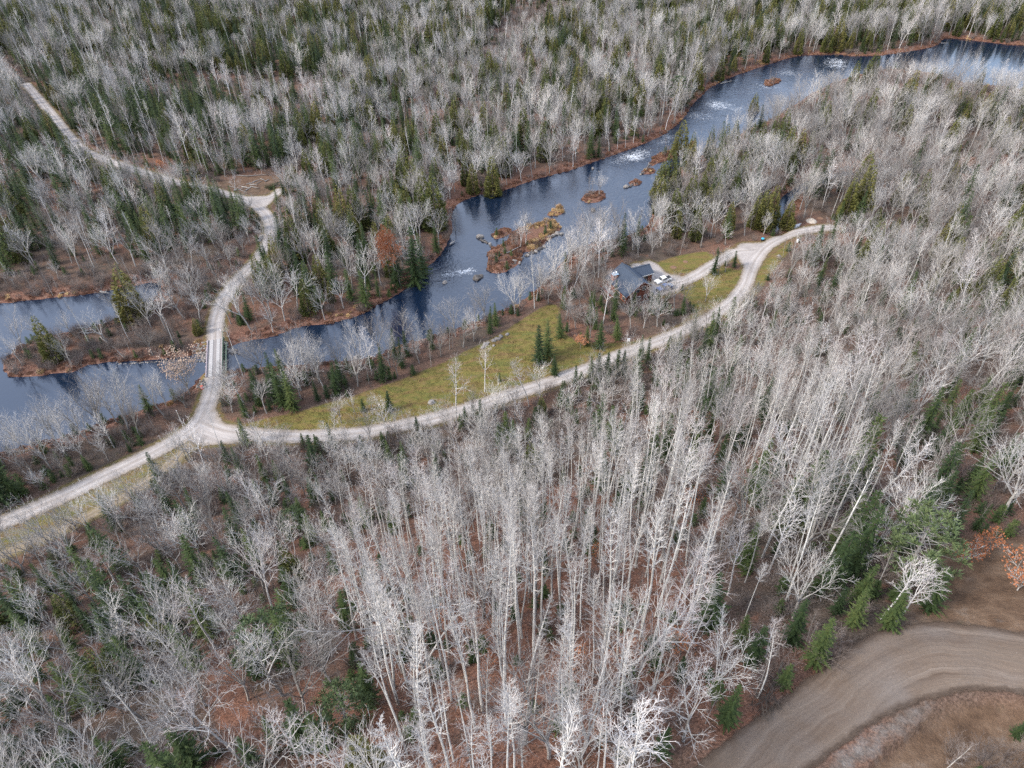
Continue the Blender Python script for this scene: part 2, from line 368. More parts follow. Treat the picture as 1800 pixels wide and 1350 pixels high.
def set_mesh(me, co, f, smooth_=True):
    me.vertices.add(len(co)); me.vertices.foreach_set('co', np.asarray(co, np.float32).ravel())
    k = f.shape[1]; me.loops.add(f.size); me.loops.foreach_set('vertex_index', f.astype(np.int32).ravel())
    me.polygons.add(len(f)); me.polygons.foreach_set('loop_start', np.arange(0, f.size, k, dtype=np.int32))
    me.polygons.foreach_set('use_smooth', np.full(len(f), smooth_))
    me.update(calc_edges=True)
def fattr(me, name, vals):
    a = me.attributes.new(name, 'FLOAT', 'POINT'); a.data.foreach_set('value', np.asarray(vals, np.float32))

# ------------------------------------------------------------------ ground
ys = [-12.0]
while ys[-1] < 720: ys.append(ys[-1] + 0.28 + max(0, ys[-1]) * 0.0055)
while ys[-1] < 6000: ys.append(ys[-1] * 1.06)
ys = np.array(ys); us = np.linspace(-1, 1, 541)
Yg = np.repeat(ys[:, None], len(us), 1); Xg = us[None, :] * (np.maximum(Yg, 0) * 0.92 + 85)
gp = np.stack([Xg.ravel(), Yg.ravel()], 1)
g_w = water_sd(gp); g_z = ground_z(gp, g_w)
gm = grid_mesh('ground', Xg, Yg, g_z.reshape(Xg.shape))
def soft(poly, wd): 
    d = line_dist(gp, poly, True, 20.0)[0]; d = np.where(inside(gp, poly), d, -d); return sstep(-wd, wd, d)
g_road = road_sd(gp)[0]
grass = np.maximum.reduce([soft(FIELD, 1.2), soft(LAWN, 1.0), soft(VERGE, 1.5) * 0.85, soft(NEARROAD, 2.5) * 0.75, (1 - sstep(0.4, 2.6, g_road)) * 0.6])
grass *= 1 - 0.45 * soft(YARD, 4)
bank = (1 - sstep(2.0, 7.5, g_w)) * (g_w > -2)
soil = np.maximum.reduce([soft(CLEAR, 3.0), soft(DITCH, 1.5) * 0.8, soft(SLASH, 2.0) * 0.6, soft(REDPATH, 1.0) * 0.5])
gravel = soft(SHOULDER, 1.6) * 0.62
STAND = P([(590, 1020), (760, 930), (1020, 850), (1195, 960), (1225, 1080), (1110, 1300), (1080, 1520), (690, 1520), (640, 1180)])
litter = np.maximum.reduce([soft(STAND, 6.0) * 0.6, soft(OPEN_RED, 2.5), soft(OPEN_LEFT, 2.0), soft(OPEN_MID, 2.0)])
for nme, v in (('grass', grass), ('bank', bank), ('soil', soil), ('shingle', gravel), ('litter', litter)): fattr(gm, nme, v)
m, nt, b = new_mat('forest_floor', 0.95, 0.1); q = NB(nt); pos = q.geo()
n_big = q.noise(pos, 0.035, 3); n_mid = q.noise(pos, 0.35, 4, 0.65); n_fine = q.noise(pos, 3.5, 4, 0.75)
leaf = q.ramp(n_fine, [(0.30, (0.06, 0.031, 0.022)), (0.45, (0.15, 0.075, 0.05)), (0.58, (0.26, 0.128, 0.082)), (0.75, (0.36, 0.24, 0.175))])
grey = q.ramp(n_fine, [(0.30, (0.04, 0.03, 0.022)), (0.5, (0.10, 0.075, 0.056)), (0.75, (0.19, 0.15, 0.12))])
c = q.mix(q.mapr(q.math('ADD', n_big, q.math('MULTIPLY', q.attr('litter').outputs['Fac'], 0.6)), 0.38, 0.72), grey, leaf)
c = q.mix(q.mapr(n_mid, 0.58, 0.8, 0, 0.6), c, (0.30, 0.105, 0.05))
c = q.mix(q.mapr(n_mid, 0.25, 0.42, 0.55, 0.0), c, (0.04, 0.045, 0.022))
def zone(name, ramp_cols, sc_, c, soften=0.35, detail=4):
    a = q.attr(name).outputs['Fac']
    f = q.mapr(q.math('ADD', a, q.math('MULTIPLY', q.math('SUBTRACT', n_mid, 0.5), soften * 2)), 0.25, 0.75)
    col_ = q.ramp(q.noise(pos, sc_, detail, 0.7), ramp_cols)
    return q.mix(f, c, col_)
c = zone('bank', [(0.32, (0.07, 0.036, 0.026)), (0.5, (0.16, 0.08, 0.055)), (0.7, (0.27, 0.17, 0.12))], 1.6, c)
c = zone('soil', [(0.3, (0.06, 0.038, 0.025)), (0.45, (0.12, 0.075, 0.047)), (0.58, (0.16, 0.105, 0.068)), (0.75, (0.23, 0.18, 0.14))], 0.3, c, 0.6, 7)
gstreak = q.noise(q.scale(pos, 0.35, 1.0, 1.0), 0.5, 5, 0.65, 0.6)
ga = q.attr('grass').outputs['Fac']
gf = q.mapr(q.math('ADD', ga, q.math('MULTIPLY', q.math('SUBTRACT', n_mid, 0.5), 0.7)), 0.3, 0.7)
gcol = q.ramp(gstreak, [(0.28, (0.16, 0.092, 0.045)), (0.42, (0.205, 0.145, 0.055)), (0.52, (0.19, 0.162, 0.045)), (0.62, (0.125, 0.132, 0.036)), (0.78, (0.26, 0.21, 0.10))])
gcol = q.mix(q.mapr(n_fine, 0.3, 0.7, 0.55, 0.0), gcol, (0.075, 0.06, 0.025))
gcol = q.mix(q.mapr(n_mid, 0.55, 0.72, 0.0, 0.5), gcol, (0.20, 0.125, 0.07))
c = q.mix(gf, c, gcol)
c = zone('shingle', [(0.3, (0.09, 0.078, 0.066)), (0.5, (0.17, 0.15, 0.13)), (0.7, (0.27, 0.245, 0.22))], 1.2, c, 0.8)
q.l(c, b.inputs['Base Color'])
q.bump(q.math('ADD', n_fine, q.math('MULTIPLY', n_mid, 2)), 0.7, 0.35, b)
gm.materials.append(m)
tag(link_mesh('ground', gm), kind='structure')

GZ = g_z.reshape(Xg.shape)
def gz(x, y):
    """height of the ground sheet"""
    j = int(np.clip(np.searchsorted(ys, y) - 1, 0, len(ys) - 2)); fy = min(1.0, max(0.0, (y - ys[j]) / (ys[j + 1] - ys[j])))
    k = (x / (max(y, 0) * 0.92 + 85) + 1) / 2 * (len(us) - 1); i = int(min(max(k, 0), len(us) - 2)); fx = min(1.0, max(0.0, k - i))
    return float((GZ[j, i] * (1 - fx) + GZ[j, i + 1] * fx) * (1 - fy) + (GZ[j + 1, i] * (1 - fx) + GZ[j + 1, i + 1] * fx) * fy)
# ------------------------------------------------------------------ river water
xs_, ys_ = np.arange(-330, 640, 2.5), np.arange(75, 640, 2.5)
Xw, Yw = np.meshgrid(xs_, ys_); wp = np.stack([Xw.ravel(), Yw.ravel()], 1)
wm = grid_mesh('river', Xw, Yw, np.full(Xw.shape, WATER_Z))
def near_pts(list_px, rad):
    r = np.zeros(len(wp))
    for (u, v, k) in list_px:
        c_ = at(u, v, WATER_Z); d = np.hypot(wp[:, 0] - c_[0], wp[:, 1] - c_[1]); r = np.maximum(r, k * np.exp(-(d / rad) ** 2))
    return r
foam = np.maximum.reduce([near_pts([(752, 490, 0.7), (770, 488, 0.8), (790, 482, 0.9), (808, 478, 1.0), (826, 476, 1.0), (738, 496, 0.8)], 4.2),
                          near_pts([(1105, 277, 0.9), (1115, 275, 1), (1140, 262, 0.7), (1165, 250, 0.8), (1178, 240, 0.8), (1090, 283, .8), (1128, 268, .9)], 9),
                          near_pts([(1225, 203, .8), (1235, 205, .8), (1260, 185, .9), (1280, 190, .8), (1300, 190, .7), (1240, 230, .6), (1420, 106, .7), (1470, 108, .9), (1470, 115, .9), (1350, 152, .8), (1320, 160, .7), (1385, 128, .8), (1265, 210, .7)], 14)])
chop = np.maximum.reduce([near_pts([(440, 620, 1), (410, 630, .8), (760, 480, 1), (800, 480, 1), (960, 470, .8), (1100, 280, 1), (1150, 260, 1)], 14), near_pts([(1250, 200, 1), (1300, 170, 1), (1360, 130, 1), (1000, 400, .6), (1080, 350, .6)], 30)])
fattr(wm, 'foam', foam); fattr(wm, 'chop', chop)
m, nt, b = new_mat('river_water', 0.06, 1.0); q = NB(nt); pos = q.geo()
b.inputs['IOR'].default_value = 1.58
flow = q.scale(pos, 1.0, 0.8, 1.0)
rip = q.noise(flow, 1.1, 4, 0.62, 0.4); rip2 = q.noise(flow, 0.28, 3, 0.6, 0.8); rip3 = q.noise(pos, 3.2, 2, 0.5)
ch = q.attr('chop').outputs['Fac']
h = q.math('ADD', q.math('MULTIPLY', rip, q.math('ADD', q.math('MULTIPLY', ch, 0.60), 0.055)), q.math('ADD', q.math('MULTIPLY', rip2, q.math('ADD', q.math('MULTIPLY', ch, 1.1), 0.07)), q.math('MULTIPLY', rip3, 0.02)))
fm = q.math('MULTIPLY', q.attr('foam').outputs['Fac'], 1.17)
fn = q.noise(q.scale(pos, 0.8, 1.5, 1), 1.15, 6, 0.8, 1.5)
ff = q.mapr(q.math('ADD', fn, q.math('MULTIPLY', q.math('SUBTRACT', fm, 1.0), 0.33)), 0.53, 0.565)
q.l(q.mix(ff, (0.006, 0.013, 0.028), (0.75, 0.77, 0.78)), b.inputs['Base Color'])
q.l(q.mapr(ff, 0, 1, 0.07, 0.7), b.inputs['Roughness'])
q.bump(h, 0.5, 0.6, b)
wm.materials.append(m)
tag(link_mesh('river', wm), kind='structure')

# ------------------------------------------------------------------ gravel roads (fine cells along the lines, one sheet)
def road_sheet(name, lines, pads, extra, step, field_fn, lift):
    cells = set()
    for L, hw in lines:
        for p in L[::1]:
            k = int((hw + extra) / step) + 1; i0, j0 = int(math.floor(p[0] / step)), int(math.floor(p[1] / step))
            for i in range(i0 - k, i0 + k + 1):
                for j in range(j0 - k, j0 + k + 1): cells.add((i, j))
    for pg in pads:
        lo, hi = pg.min(0) - extra, pg.max(0) + extra
        gx, gy = np.meshgrid(np.arange(lo[0], hi[0], step), np.arange(lo[1], hi[1], step)); pp = np.stack([gx.ravel(), gy.ravel()], 1)
        ok = inside(pp, pg) | (line_dist(pp, pg, True, extra + 1)[0] < extra)
        for p in pp[ok]: cells.add((int(math.floor(p[0] / step)), int(math.floor(p[1] / step))))
    cells = np.array(sorted(cells)); cen = (cells + 0.5) * step
    keep = field_fn(cen)[0] < extra
    t_ = (cen - BR_S) @ bdir; s_ = np.abs((cen - BR_S) @ bside)
    keep &= ~((t_ > 0.0) & (t_ < BR_L) & (s_ < 6))
    cells = cells[keep]
    corner = np.concatenate([cells, cells + [1, 0], cells + [1, 1], cells + [0, 1]])
    uq, inv = np.unique(corner, axis=0, return_inverse=True); inv = inv.ravel(); n = len(cells)
    f = np.stack([inv[:n], inv[n:2 * n], inv[2 * n:3 * n], inv[3 * n:]], 1)
    pp = uq * step; e, s, a = field_fn(pp)
    me = bpy.data.meshes.new(name); set_mesh(me, np.column_stack([pp, ground_z(pp) + lift]), f)
    fattr(me, 'edge', e); fattr(me, 'side', s); fattr(me, 'along', a)
    return me
def gravel_mat(name, pale, dark, verge, grassy, edge_soft=0.5, rut=1.0):
    m, nt, b = new_mat(name, 0.95, 0.1); q = NB(nt); pos = q.geo()
    e, s, a = (q.attr(k).outputs['Fac'] for k in ('edge', 'side', 'along'))
    cmb = q.n('ShaderNodeCombineXYZ'); q.l(s, cmb.inputs[0]); q.l(a, cmb.inputs[1])
    st = q.noise(q.scale(cmb.outputs[0], 1.6, 0.05, 1), 1.4, 4, 0.6); fine = q.noise(pos, 4.0, 3, 0.7); mid = q.noise(pos, 0.4, 4)
    c = q.mix(q.mapr(st, 0.35, 0.68), dark, pale)
    ab = q.math('ABSOLUTE', s)
    wheel = q.math('SUBTRACT', 1.0, q.math('MINIMUM', q.math('MULTIPLY', q.math('ABSOLUTE', q.math('SUBTRACT', ab, 0.85)), 2.2), 1.0))
    c = q.mix(q.math('MULTIPLY', wheel, 0.55 * rut), c, tuple(min(1, x * 1.14) for x in pale))
    crown_ = q.math('SUBTRACT', 1.0, q.math('MINIMUM', q.math('MULTIPLY', ab, 3.2), 1.0))
    c = q.mix(q.math('MULTIPLY', crown_, q.mapr(mid, 0.3, 0.7, 0.15, grassy)), c, verge)
    c = q.mix(q.mapr(fine, 0.25, 0.5, 0.45, 0.0), c, tuple(x * 0.55 for x in dark))
    wear = q.noise(pos, 0.16, 5, 0.65)
    c = q.mix(q.mapr(wear, 0.45, 0.68, 0.0, 0.6), c, tuple(x * 0.72 for x in dark))
    en = q.math('ADD', e, q.math('MULTIPLY', q.math('SUBTRACT', q.noise(pos, 0.9, 5, 0.7), 0.5), 1.9))
    c = q.mix(q.mapr(en, -1.0, 0.1, 0, 0.8), c, verge)
    q.l(c, b.inputs['Base Color']); q.bump(fine, 0.4, 0.08, b)
    tr = q.n('ShaderNodeBsdfTransparent'); mx = q.n('ShaderNodeMixShader')
    q.l(q.mapr(en, -0.1, edge_soft), mx.inputs[0]); q.l(b.outputs[0], mx.inputs[1]); q.l(tr.outputs[0], mx.inputs[2])
    q.l(mx.outputs[0], nt.nodes['Material Output'].inputs[0])
    return m
rm = road_sheet('gravel_road', ROADS, PADS, 1.6, 0.5, road_sd, 0.09)
rm.materials.append(gravel_mat('pale_gravel', (0.44, 0.40, 0.365), (0.32, 0.28, 0.25), (0.23, 0.18, 0.125), 0.55))
tag(link_mesh('gravel_road', rm), kind='structure')
def track_sd(pp):
    d, s, a = line_dist(pp, TRACK[0], False, 12.0); return d - TRACK[1], s, a
tm = road_sheet('sandy_track', [TRACK], [], 1.6, 0.6, track_sd, 0.06)
tm.materials.append(gravel_mat('sandy_gravel', (0.30, 0.245, 0.185), (0.22, 0.17, 0.11), (0.17, 0.135, 0.06), 0.95, 1.2, 0.6))
tag(link_mesh('sandy_track', tm), kind='structure')
HAUL_MID = smooth(np.array([(HAUL_OUT[int(t * (len(HAUL_OUT) - 1))] + HAUL_IN[int(t * (len(HAUL_IN) - 1))]) / 2 for t in np.linspace(0, 1, 30)]), 1.5)
def haul_sd(pp):
    do = line_dist(pp, HAUL_OUT, False, 40)[0]; di = line_dist(pp, HAUL_IN, False, 40)[0]; ins = inside(pp, HAUL_POLY)
    e = np.where(ins, -np.minimum(do, di), np.minimum(do, di)); _, s, a = line_dist(pp, HAUL_MID, False, 60)
    return e, np.where(ins, do, -do), a
hm = road_sheet('dirt_road', [(HAUL_MID, 7.0)], [], 1.3, 0.4, haul_sd, 0.08)
m, nt, b = new_mat('haul_dirt', 0.95, 0.12); q = NB(nt); pos = q.geo()
e, s, a = (q.attr(k).outputs['Fac'] for k in ('edge', 'side', 'along'))
wv_ = q.math('ADD', s, q.math('MULTIPLY', q.math('SUBTRACT', q.noise(pos, 0.11, 3), 0.5), 3.2))
cmb = q.n('ShaderNodeCombineXYZ'); q.l(wv_, cmb.inputs[0]); q.l(a, cmb.inputs[1])
st = q.noise(q.scale(cmb.outputs[0], 0.9, 0.02, 1), 1.0, 5, 0.6, 0.2); st2 = q.noise(q.scale(cmb.outputs[0], 2.4, 0.025, 1), 1.3, 4, 0.6)
fine = q.noise(pos, 3.5, 4, 0.7); mid = q.noise(pos, 0.12, 3)
c = q.ramp(st, [(0.28, (0.075, 0.051, 0.035)), (0.43, (0.125, 0.09, 0.066)), (0.55, (0.16, 0.12, 0.09)), (0.72, (0.215, 0.172, 0.137))])
c = q.mix(q.mapr(st2, 0.55, 0.75, 0, 0.45), c, (0.23, 0.195, 0.16)); c = q.mix(q.mapr(st2, 0.28, 0.40, 0.55, 0.0), c, (0.07, 0.05, 0.037))
pt_ = q.noise(pos, 0.25, 5, 0.65)
c = q.mix(q.mapr(pt_, 0.42, 0.66, 0, 0.75), c, (0.145, 0.112, 0.086)); c = q.mix(q.mapr(pt_, 0.30, 0.42, 0.5, 0), c, (0.10, 0.075, 0.056)); c = q.mix(q.mapr(mid, 0.45, 0.7, 0, 0.5), c, (0.17, 0.15, 0.135))
c = q.mix(q.mapr(q.vor(pos, 1.4), 0.0, 0.10, 0.6, 0.0), c, (0.30, 0.27, 0.24)); c = q.mix(q.mapr(fine, 0.3, 0.5, 0.35, 0.0), c, (0.09, 0.068, 0.05))
en = q.math('ADD', e, q.math('MULTIPLY', q.math('SUBTRACT', q.noise(pos, 0.6, 6, 0.7), 0.5), 1.5))
c = q.mix(q.mapr(en, -0.55, 0.0, 0, 0.75), c, (0.07, 0.048, 0.034))
q.l(c, b.inputs['Base Color']); q.bump(q.math('ADD', fine, q.math('MULTIPLY', st2, 2.0)), 0.5, 0.12, b)
tr = q.n('ShaderNodeBsdfTransparent'); mx = q.n('ShaderNodeMixShader')
q.l(q.mapr(en, 0.1, 0.5), mx.inputs[0]); q.l(b.outputs[0], mx.inputs[1]); q.l(tr.outputs[0], mx.inputs[2]); q.l(mx.outputs[0], nt.nodes['Material Output'].inputs[0])
hm.materials.append(m)
tag(link_mesh('dirt_road', hm), kind='structure')

# ------------------------------------------------------------------ growing trees
class Geo:
    """vertices and faces of one part"""
    def __init__(s): s.v = []; s.f = []; s.r = {}
    def tube(s, pts, rads, sides=3):
        d = (pts[-1] - pts[0])
        if d.length < 1e-6: return
        d.normalize(); a = d.orthogonal().normalized(); b_ = d.cross(a)
        ring0 = None; n = len(pts)
        cs = [(math.cos(2 * math.pi * k / sides), math.sin(2 * math.pi * k / sides)) for k in range(sides)]
        for i, (p, r) in enumerate(zip(pts, rads)):
            st = len(s.v)
            for k_ in range(sides): s.r[st + k_] = r
            if i == n - 1 and r < 0.02:
                s.v.append(tuple(p))
                for k in range(sides): s.f.append((ring0 + k, ring0 + (k + 1) % sides, st))
                return
            for (x, y) in cs: s.v.append(tuple(p + a * (x * r) + b_ * (y * r)))
            if ring0 is not None:
                for k in range(sides): s.f.append((ring0 + k, ring0 + (k + 1) % sides, st + (k + 1) % sides, st + k))
            ring0 = st
        st = len(s.v); s.v.append(tuple(pts[-1]))
        for k in range(sides): s.f.append((ring0 + k, ring0 + (k + 1) % sides, st))
    def tri(s, a, b_, c):
        i = len(s.v); s.v += [tuple(a), tuple(b_), tuple(c)]; s.f.append((i, i + 1, i + 2))
    def mesh(s, name, mat):
        me = bpy.data.meshes.new(name); me.from_pydata(s.v, [], s.f); me.materials.append(M[mat]); me.update()
        if s.r: fattr(me, 'rad', [s.r.get(i, 0.05) for i in range(len(s.v))])
        return me
UP = Vector((0, 0, 1))
def rvec(rg, k=1.0): return Vector((rg.gauss(0, k), rg.gauss(0, k), rg.gauss(0, k)))
def aim(d, ang, az):
    a = d.orthogonal().normalized(); b_ = d.cross(a)
    return (d * math.cos(ang) + (a * math.cos(az) + b_ * math.sin(az)) * math.sin(ang)).normalized()
def grow(g, p, d, L, r, lev, S, rg, tips=None):
    lv = S[lev]; n = lv['seg']; pts = [p.copy()]; rads = [r]; dirs = []
    for i in range(n):
        d = (d + rvec(rg, lv['wob']) + UP * lv['up']).normalized(); p = p + d * (L / n)
        pts.append(p.copy()); dirs.append(d.copy()); rads.append(max(0.004, r * (1 - 0.86 * (i + 1) / n)))
    g.tube(pts, rads, 4 if r > 0.06 else 3)
    if tips is not None and lev >= len(S) - 2: tips += pts[1:]
    if lev + 1 < len(S):
        nx = S[lev + 1]; cnt = max(1, int(round(lv['kids'] * (0.75 + 0.5 * rg.random()))))
        az0 = rg.random() * 6.28
        for k in range(cnt):
            t = lv['t0'] + (0.99 - lv['t0']) * ((k + rg.random()) / cnt); i = min(n - 1, int(t * n)); fr = t * n - i
            q_ = pts[i].lerp(pts[i + 1], fr)
            dd = aim(dirs[i], math.radians(nx['ang'] * (0.75 + 0.5 * rg.random())), az0 + k * 2.4 + rg.random() * 0.8)
            grow(g, q_, dd, L * nx['len'] * (1.15 - 0.55 * t) * (0.7 + 0.6 * rg.random()), max(nx['rmin'], rads[i] * nx['rad']), lev + 1, S, rg, tips)
def trunk_path(rg, H, r0, n, wob, lean=0.0):
    pts = [Vector((0, 0, -0.4))]; rads = [r0 * 1.35]; p = Vector((0, 0, 0)); d = Vector((rg.gauss(0, lean), rg.gauss(0, lean), 1)).normalized()
    for i in range(n + 1):
        t = i / n; pts.append(p.copy()); rads.append(max(0.012, r0 * (1 - t) ** 0.85 + 0.012))
        d = (d + Vector((rg.gauss(0, wob), rg.gauss(0, wob), 0)) + UP * 0.10).normalized(); p = p + d * (H / n)
    return pts, rads
def on_path(pts, rads, t):
    n = len(pts) - 2; x = 1 + t * n; i = min(len(pts) - 2, int(x)); fr = x - i
    return pts[i].lerp(pts[i + 1], fr), rads[i] * (1 - fr) + rads[i + 1] * fr, (pts[i + 1] - pts[i]).normalized()

def make_aspen(seed, H=17.0, first=0.46, nb=40, blen=2.9, r0=0.15):
    rg = random.Random(seed); tr, cr = Geo(), Geo(); pts, rads = trunk_path(rg, H, r0, 9, 0.025, 0.02)
    tr.tube(pts, rads, 6)
    S = [dict(seg=3, wob=0.06, up=0.11, kids=7, t0=0.2), dict(seg=2, wob=0.09, up=0.10, kids=1.6, t0=0.3, ang=34, len=0.46, rad=0.62, rmin=0.0135), dict(seg=1, wob=0.12, up=0.08, ang=30, len=0.6, rad=0.75, rmin=0.010)]
    for k in range(nb):
        t = first + (0.985 - first) * ((k + rg.random()) / nb) ** 0.9; p, r, d = on_path(pts, rads, t)
        s = (t - first) / (1 - first); L = blen * (0.5 + 1.3 * s * (1 - s)) * (0.6 + 0.75 * rg.random()) * (1 - 0.35 * s)
        grow(cr, p, aim(d, math.radians(54 - 28 * s + rg.gauss(0, 8)), k * 2.4 + rg.random()), L, min(r * 0.7, 0.036 + 0.016 * rg.random()), 0, S, rg)
    return tr, cr
def make_hardwood(seed, H=13.0, spread=1.0, fork=0.3, nl=5, dense=1.0):
    rg = random.Random(seed); tr, cr = Geo(), Geo(); r0 = 0.012 * H + 0.03
    hb = H * fork; pts, rads = trunk_path(rg, hb, r0, 4, 0.05, 0.05)
    rads = [r0 * 1.3] + [r0 * (1 - 0.3 * i / 4) for i in range(5)]
    tr.tube(pts, rads, 6)
    S = [dict(seg=5, wob=0.06, up=0.07, kids=8 * dense, t0=0.25), dict(seg=3, wob=0.07, up=0.10, kids=6.2 * dense, t0=0.18, ang=38, len=0.54, rad=0.55, rmin=0.034),
         dict(seg=2, wob=0.08, up=0.09, kids=2.8 * dense, t0=0.2, ang=33, len=0.46, rad=0.66, rmin=0.0195), dict(seg=1, wob=0.12, up=0.08, ang=30, len=0.6, rad=0.72, rmin=0.0135)]
    tips = []
    for k in range(nl):
        a = 6.283 * k / nl + rg.random() * 0.9; tilt = math.radians((16 + 26 * rg.random()) * spread) if k else 0.08
        d = Vector((math.cos(a) * math.sin(tilt), math.sin(a) * math.sin(tilt), math.cos(tilt)))
        t = 0.72 + 0.28 * rg.random() if k else 1.0; p, r, _ = on_path(pts, rads, t)
        grow(cr, p, d, (H - hb) * (0.62 + 0.22 * rg.random()), r0 * (0.42 + 0.2 * rg.random()), 0, S, rg, tips)
    return tr, cr, tips
def make_birch(seed, H=15.0):
    rg = random.Random(seed); tr, cr = Geo(), Geo(); pts, rads = trunk_path(rg, H * 0.92, 0.16, 8, 0.05, 0.05); tr.tube(pts, rads, 6)
    S = [dict(seg=4, wob=0.12, up=0.14, kids=7, t0=0.25), dict(seg=3, wob=0.16, up=0.10, kids=4, t0=0.2, ang=42, len=0.5, rad=0.6, rmin=0.026), dict(seg=2, wob=0.14, up=0.08, ang=36, len=0.55, rad=0.68, rmin=0.0155)]
    nb = 15
    for k in range(nb):
        t = 0.42 + 0.56 * ((k + rg.random()) / nb); p, r, d = on_path(pts, rads, t); s = (t - 0.42) / 0.58
        grow(cr, p, aim(d, math.radians(46 - 18 * s + rg.gauss(0, 7)), k * 2.4 + rg.random()), (4.6 - 2.6 * s) * (0.7 + 0.55 * rg.random()), max(0.03, r * 0.62), 0, S, rg)
    return tr, cr
def make_fir(seed, H=10.0, R=1.9, dense=1.0):
    rg = random.Random(seed); tr, cr = Geo(), Geo(); pts, rads = trunk_path(rg, H * 0.97, 0.011 * H + 0.02, 4, 0.01); tr.tube(pts, rads, 5)
    z = 0.05 * H
    while z < H * 0.985:
        s = z / H; L0 = R * (1 - s) ** 0.85 * (1 if s > 0.12 else 0.75) + 0.10; n = max(4, int(8.5 * dense * (0.45 + 0.65 * (1 - s)))); az0 = rg.random() * 6.28
        for k in range(n):
            a = az0 + 6.283 * k / n + rg.gauss(0, 0.15); L = L0 * (0.5 + 0.75 * rg.random()); ca, sa = math.cos(a), math.sin(a)
            out = Vector((ca, sa, 0)); sd_ = Vector((-sa, ca, 0)); zz = z + rg.gauss(0, 0.05 * H / 12)
            m_ = max(3, int(L / 0.24)); prev = Vector((0, 0, zz + 0.12 * L))
            for j in range(1, m_ + 1):
                t = j / m_; p = out * (L * t) + Vector((0, 0, zz + 0.12 * L - 0.42 * L * t + 0.26 * L * t * t)) + rvec(rg, 0.03)
                wd = (0.13 + 0.30 * L * (1 - t) * 0.8) * (0.6 + 0.6 * rg.random())
                fwd = out * (0.30 + 0.12 * L)
                for sg in (-1, 1):
                    tip = prev + sd_ * (sg * wd) + fwd * 0.9 + Vector((0, 0, -0.10 * wd + rg.gauss(0, 0.05)))
                    cr.tri(prev - out * 0.05, p + out * 0.06 + Vector((0, 0, 0.03)), tip)
                prev = p
            cr.tri(prev + sd_ * 0.07, prev - sd_ * 0.07, prev + out * 0.3 + Vector((0, 0, 0.05)))
        z += (0.36 + 0.20 * (1 - s)) * (H / 10) ** 0.4 / dense ** 0.5
    top = Vector((0, 0, H)); cr.tri(top - UP * 0.7 + Vector((0.09, 0, 0)), top - UP * 0.7 - Vector((0.09, 0, 0)), top + UP * 0.25); cr.tri(top - UP * 0.7 + Vector((0, 0.09, 0)), top - UP * 0.7 - Vector((0, 0.09, 0)), top + UP * 0.25)
    return tr, cr
def spray(cr, p, d, size, rg, k=3):
    d = d.normalized(); sd_ = aim(d, math.pi / 2, rg.random() * 6.28)
    for j in range(k):
        a = (j - (k - 1) / 2) * 0.55; t = (d * math.cos(a) + sd_ * math.sin(a)) * size * (0.75 + 0.5 * rg.random()); n_ = d.cross(sd_)
        wv = (sd_ * math.cos(a) - d * math.sin(a)) * size * 0.17 + n_ * rg.gauss(0, size * 0.06)
        cr.tri(p - wv, p + wv, p + t)
def make_cedar(seed, H=11.0, R=2.4, ns=1000):
    rg = random.Random(seed); tr, cr = Geo(), Geo(); pts, rads = trunk_path(rg, H * 0.95, 0.16, 4, 0.01); tr.tube(pts, rads, 5)
    ph = [rg.random() * 6.28 for _ in range(4)]
    for i in range(ns):
        s = 1 - math.sqrt(rg.random()) * 0.999; s = min(0.995, max(0.01, s * 1.02)); a = rg.random() * 6.283
        rr = R * (1 - s) ** 0.72 * (1 if s > 0.1 else 0.7 + 3 * s) * (1 + 0.16 * math.sin(3 * a + ph[0] + s * 9) + 0.12 * math.sin(5 * a + ph[1] - s * 14)) + 0.06
        f = rr * (0.55 + 0.48 * math.sqrt(rg.random())); p = Vector((math.cos(a) * f, math.sin(a) * f, s * H))
        spray(cr, p, Vector((math.cos(a), math.sin(a), 0.55 + 0.6 * rg.random() - 0.35)) + rvec(rg, 0.25), 0.62 * (0.55 + 0.6 * (1 - s)) * (H / 11) ** 0.3, rg, 3)
    return tr, cr
def make_pine(seed, H=11.0, R=3.4):
    rg = random.Random(seed); tr, cr = Geo(), Geo(); pts, rads = trunk_path(rg, H * 0.95, 0.2, 5, 0.02); tr.tube(pts, rads, 5)
    for k in range(74):
        s = 0.22 + 0.78 * (k + rg.random()) / 74; a = k * 2.4 + rg.random() * 0.5; rr = R * math.sin(math.pi * min(1, (1.06 - s) * 1.0)) ** 0.7 * (0.55 + 0.5 * rg.random())
        c_ = Vector((math.cos(a) * rr, math.sin(a) * rr, s * H)); tr.tube([Vector((0, 0, s * H - 0.5)), c_], [0.04, 0.015], 3)
        for j in range(36):
            d = rvec(rg, 1.0); d.normalize(); d.z = abs(d.z) * 0.9 + 0.05; p = c_ + Vector((d.x * 0.62, d.y * 0.62, d.z * 0.32)) * rg.random()
            spray(cr, p, d, 0.42, rg, 1 + (j % 2))
    return tr, cr
def add_leaves(tips, n, size, rg):
    lf = Geo()
    for i in range(n):
        p = rg.choice(tips) + rvec(rg, 0.16); d = rvec(rg, 1.0); d.normalize(); e_ = d.orthogonal().normalized() * size * 0.42
        lf.tri(p - e_, p + e_, p + d * size)
    return lf
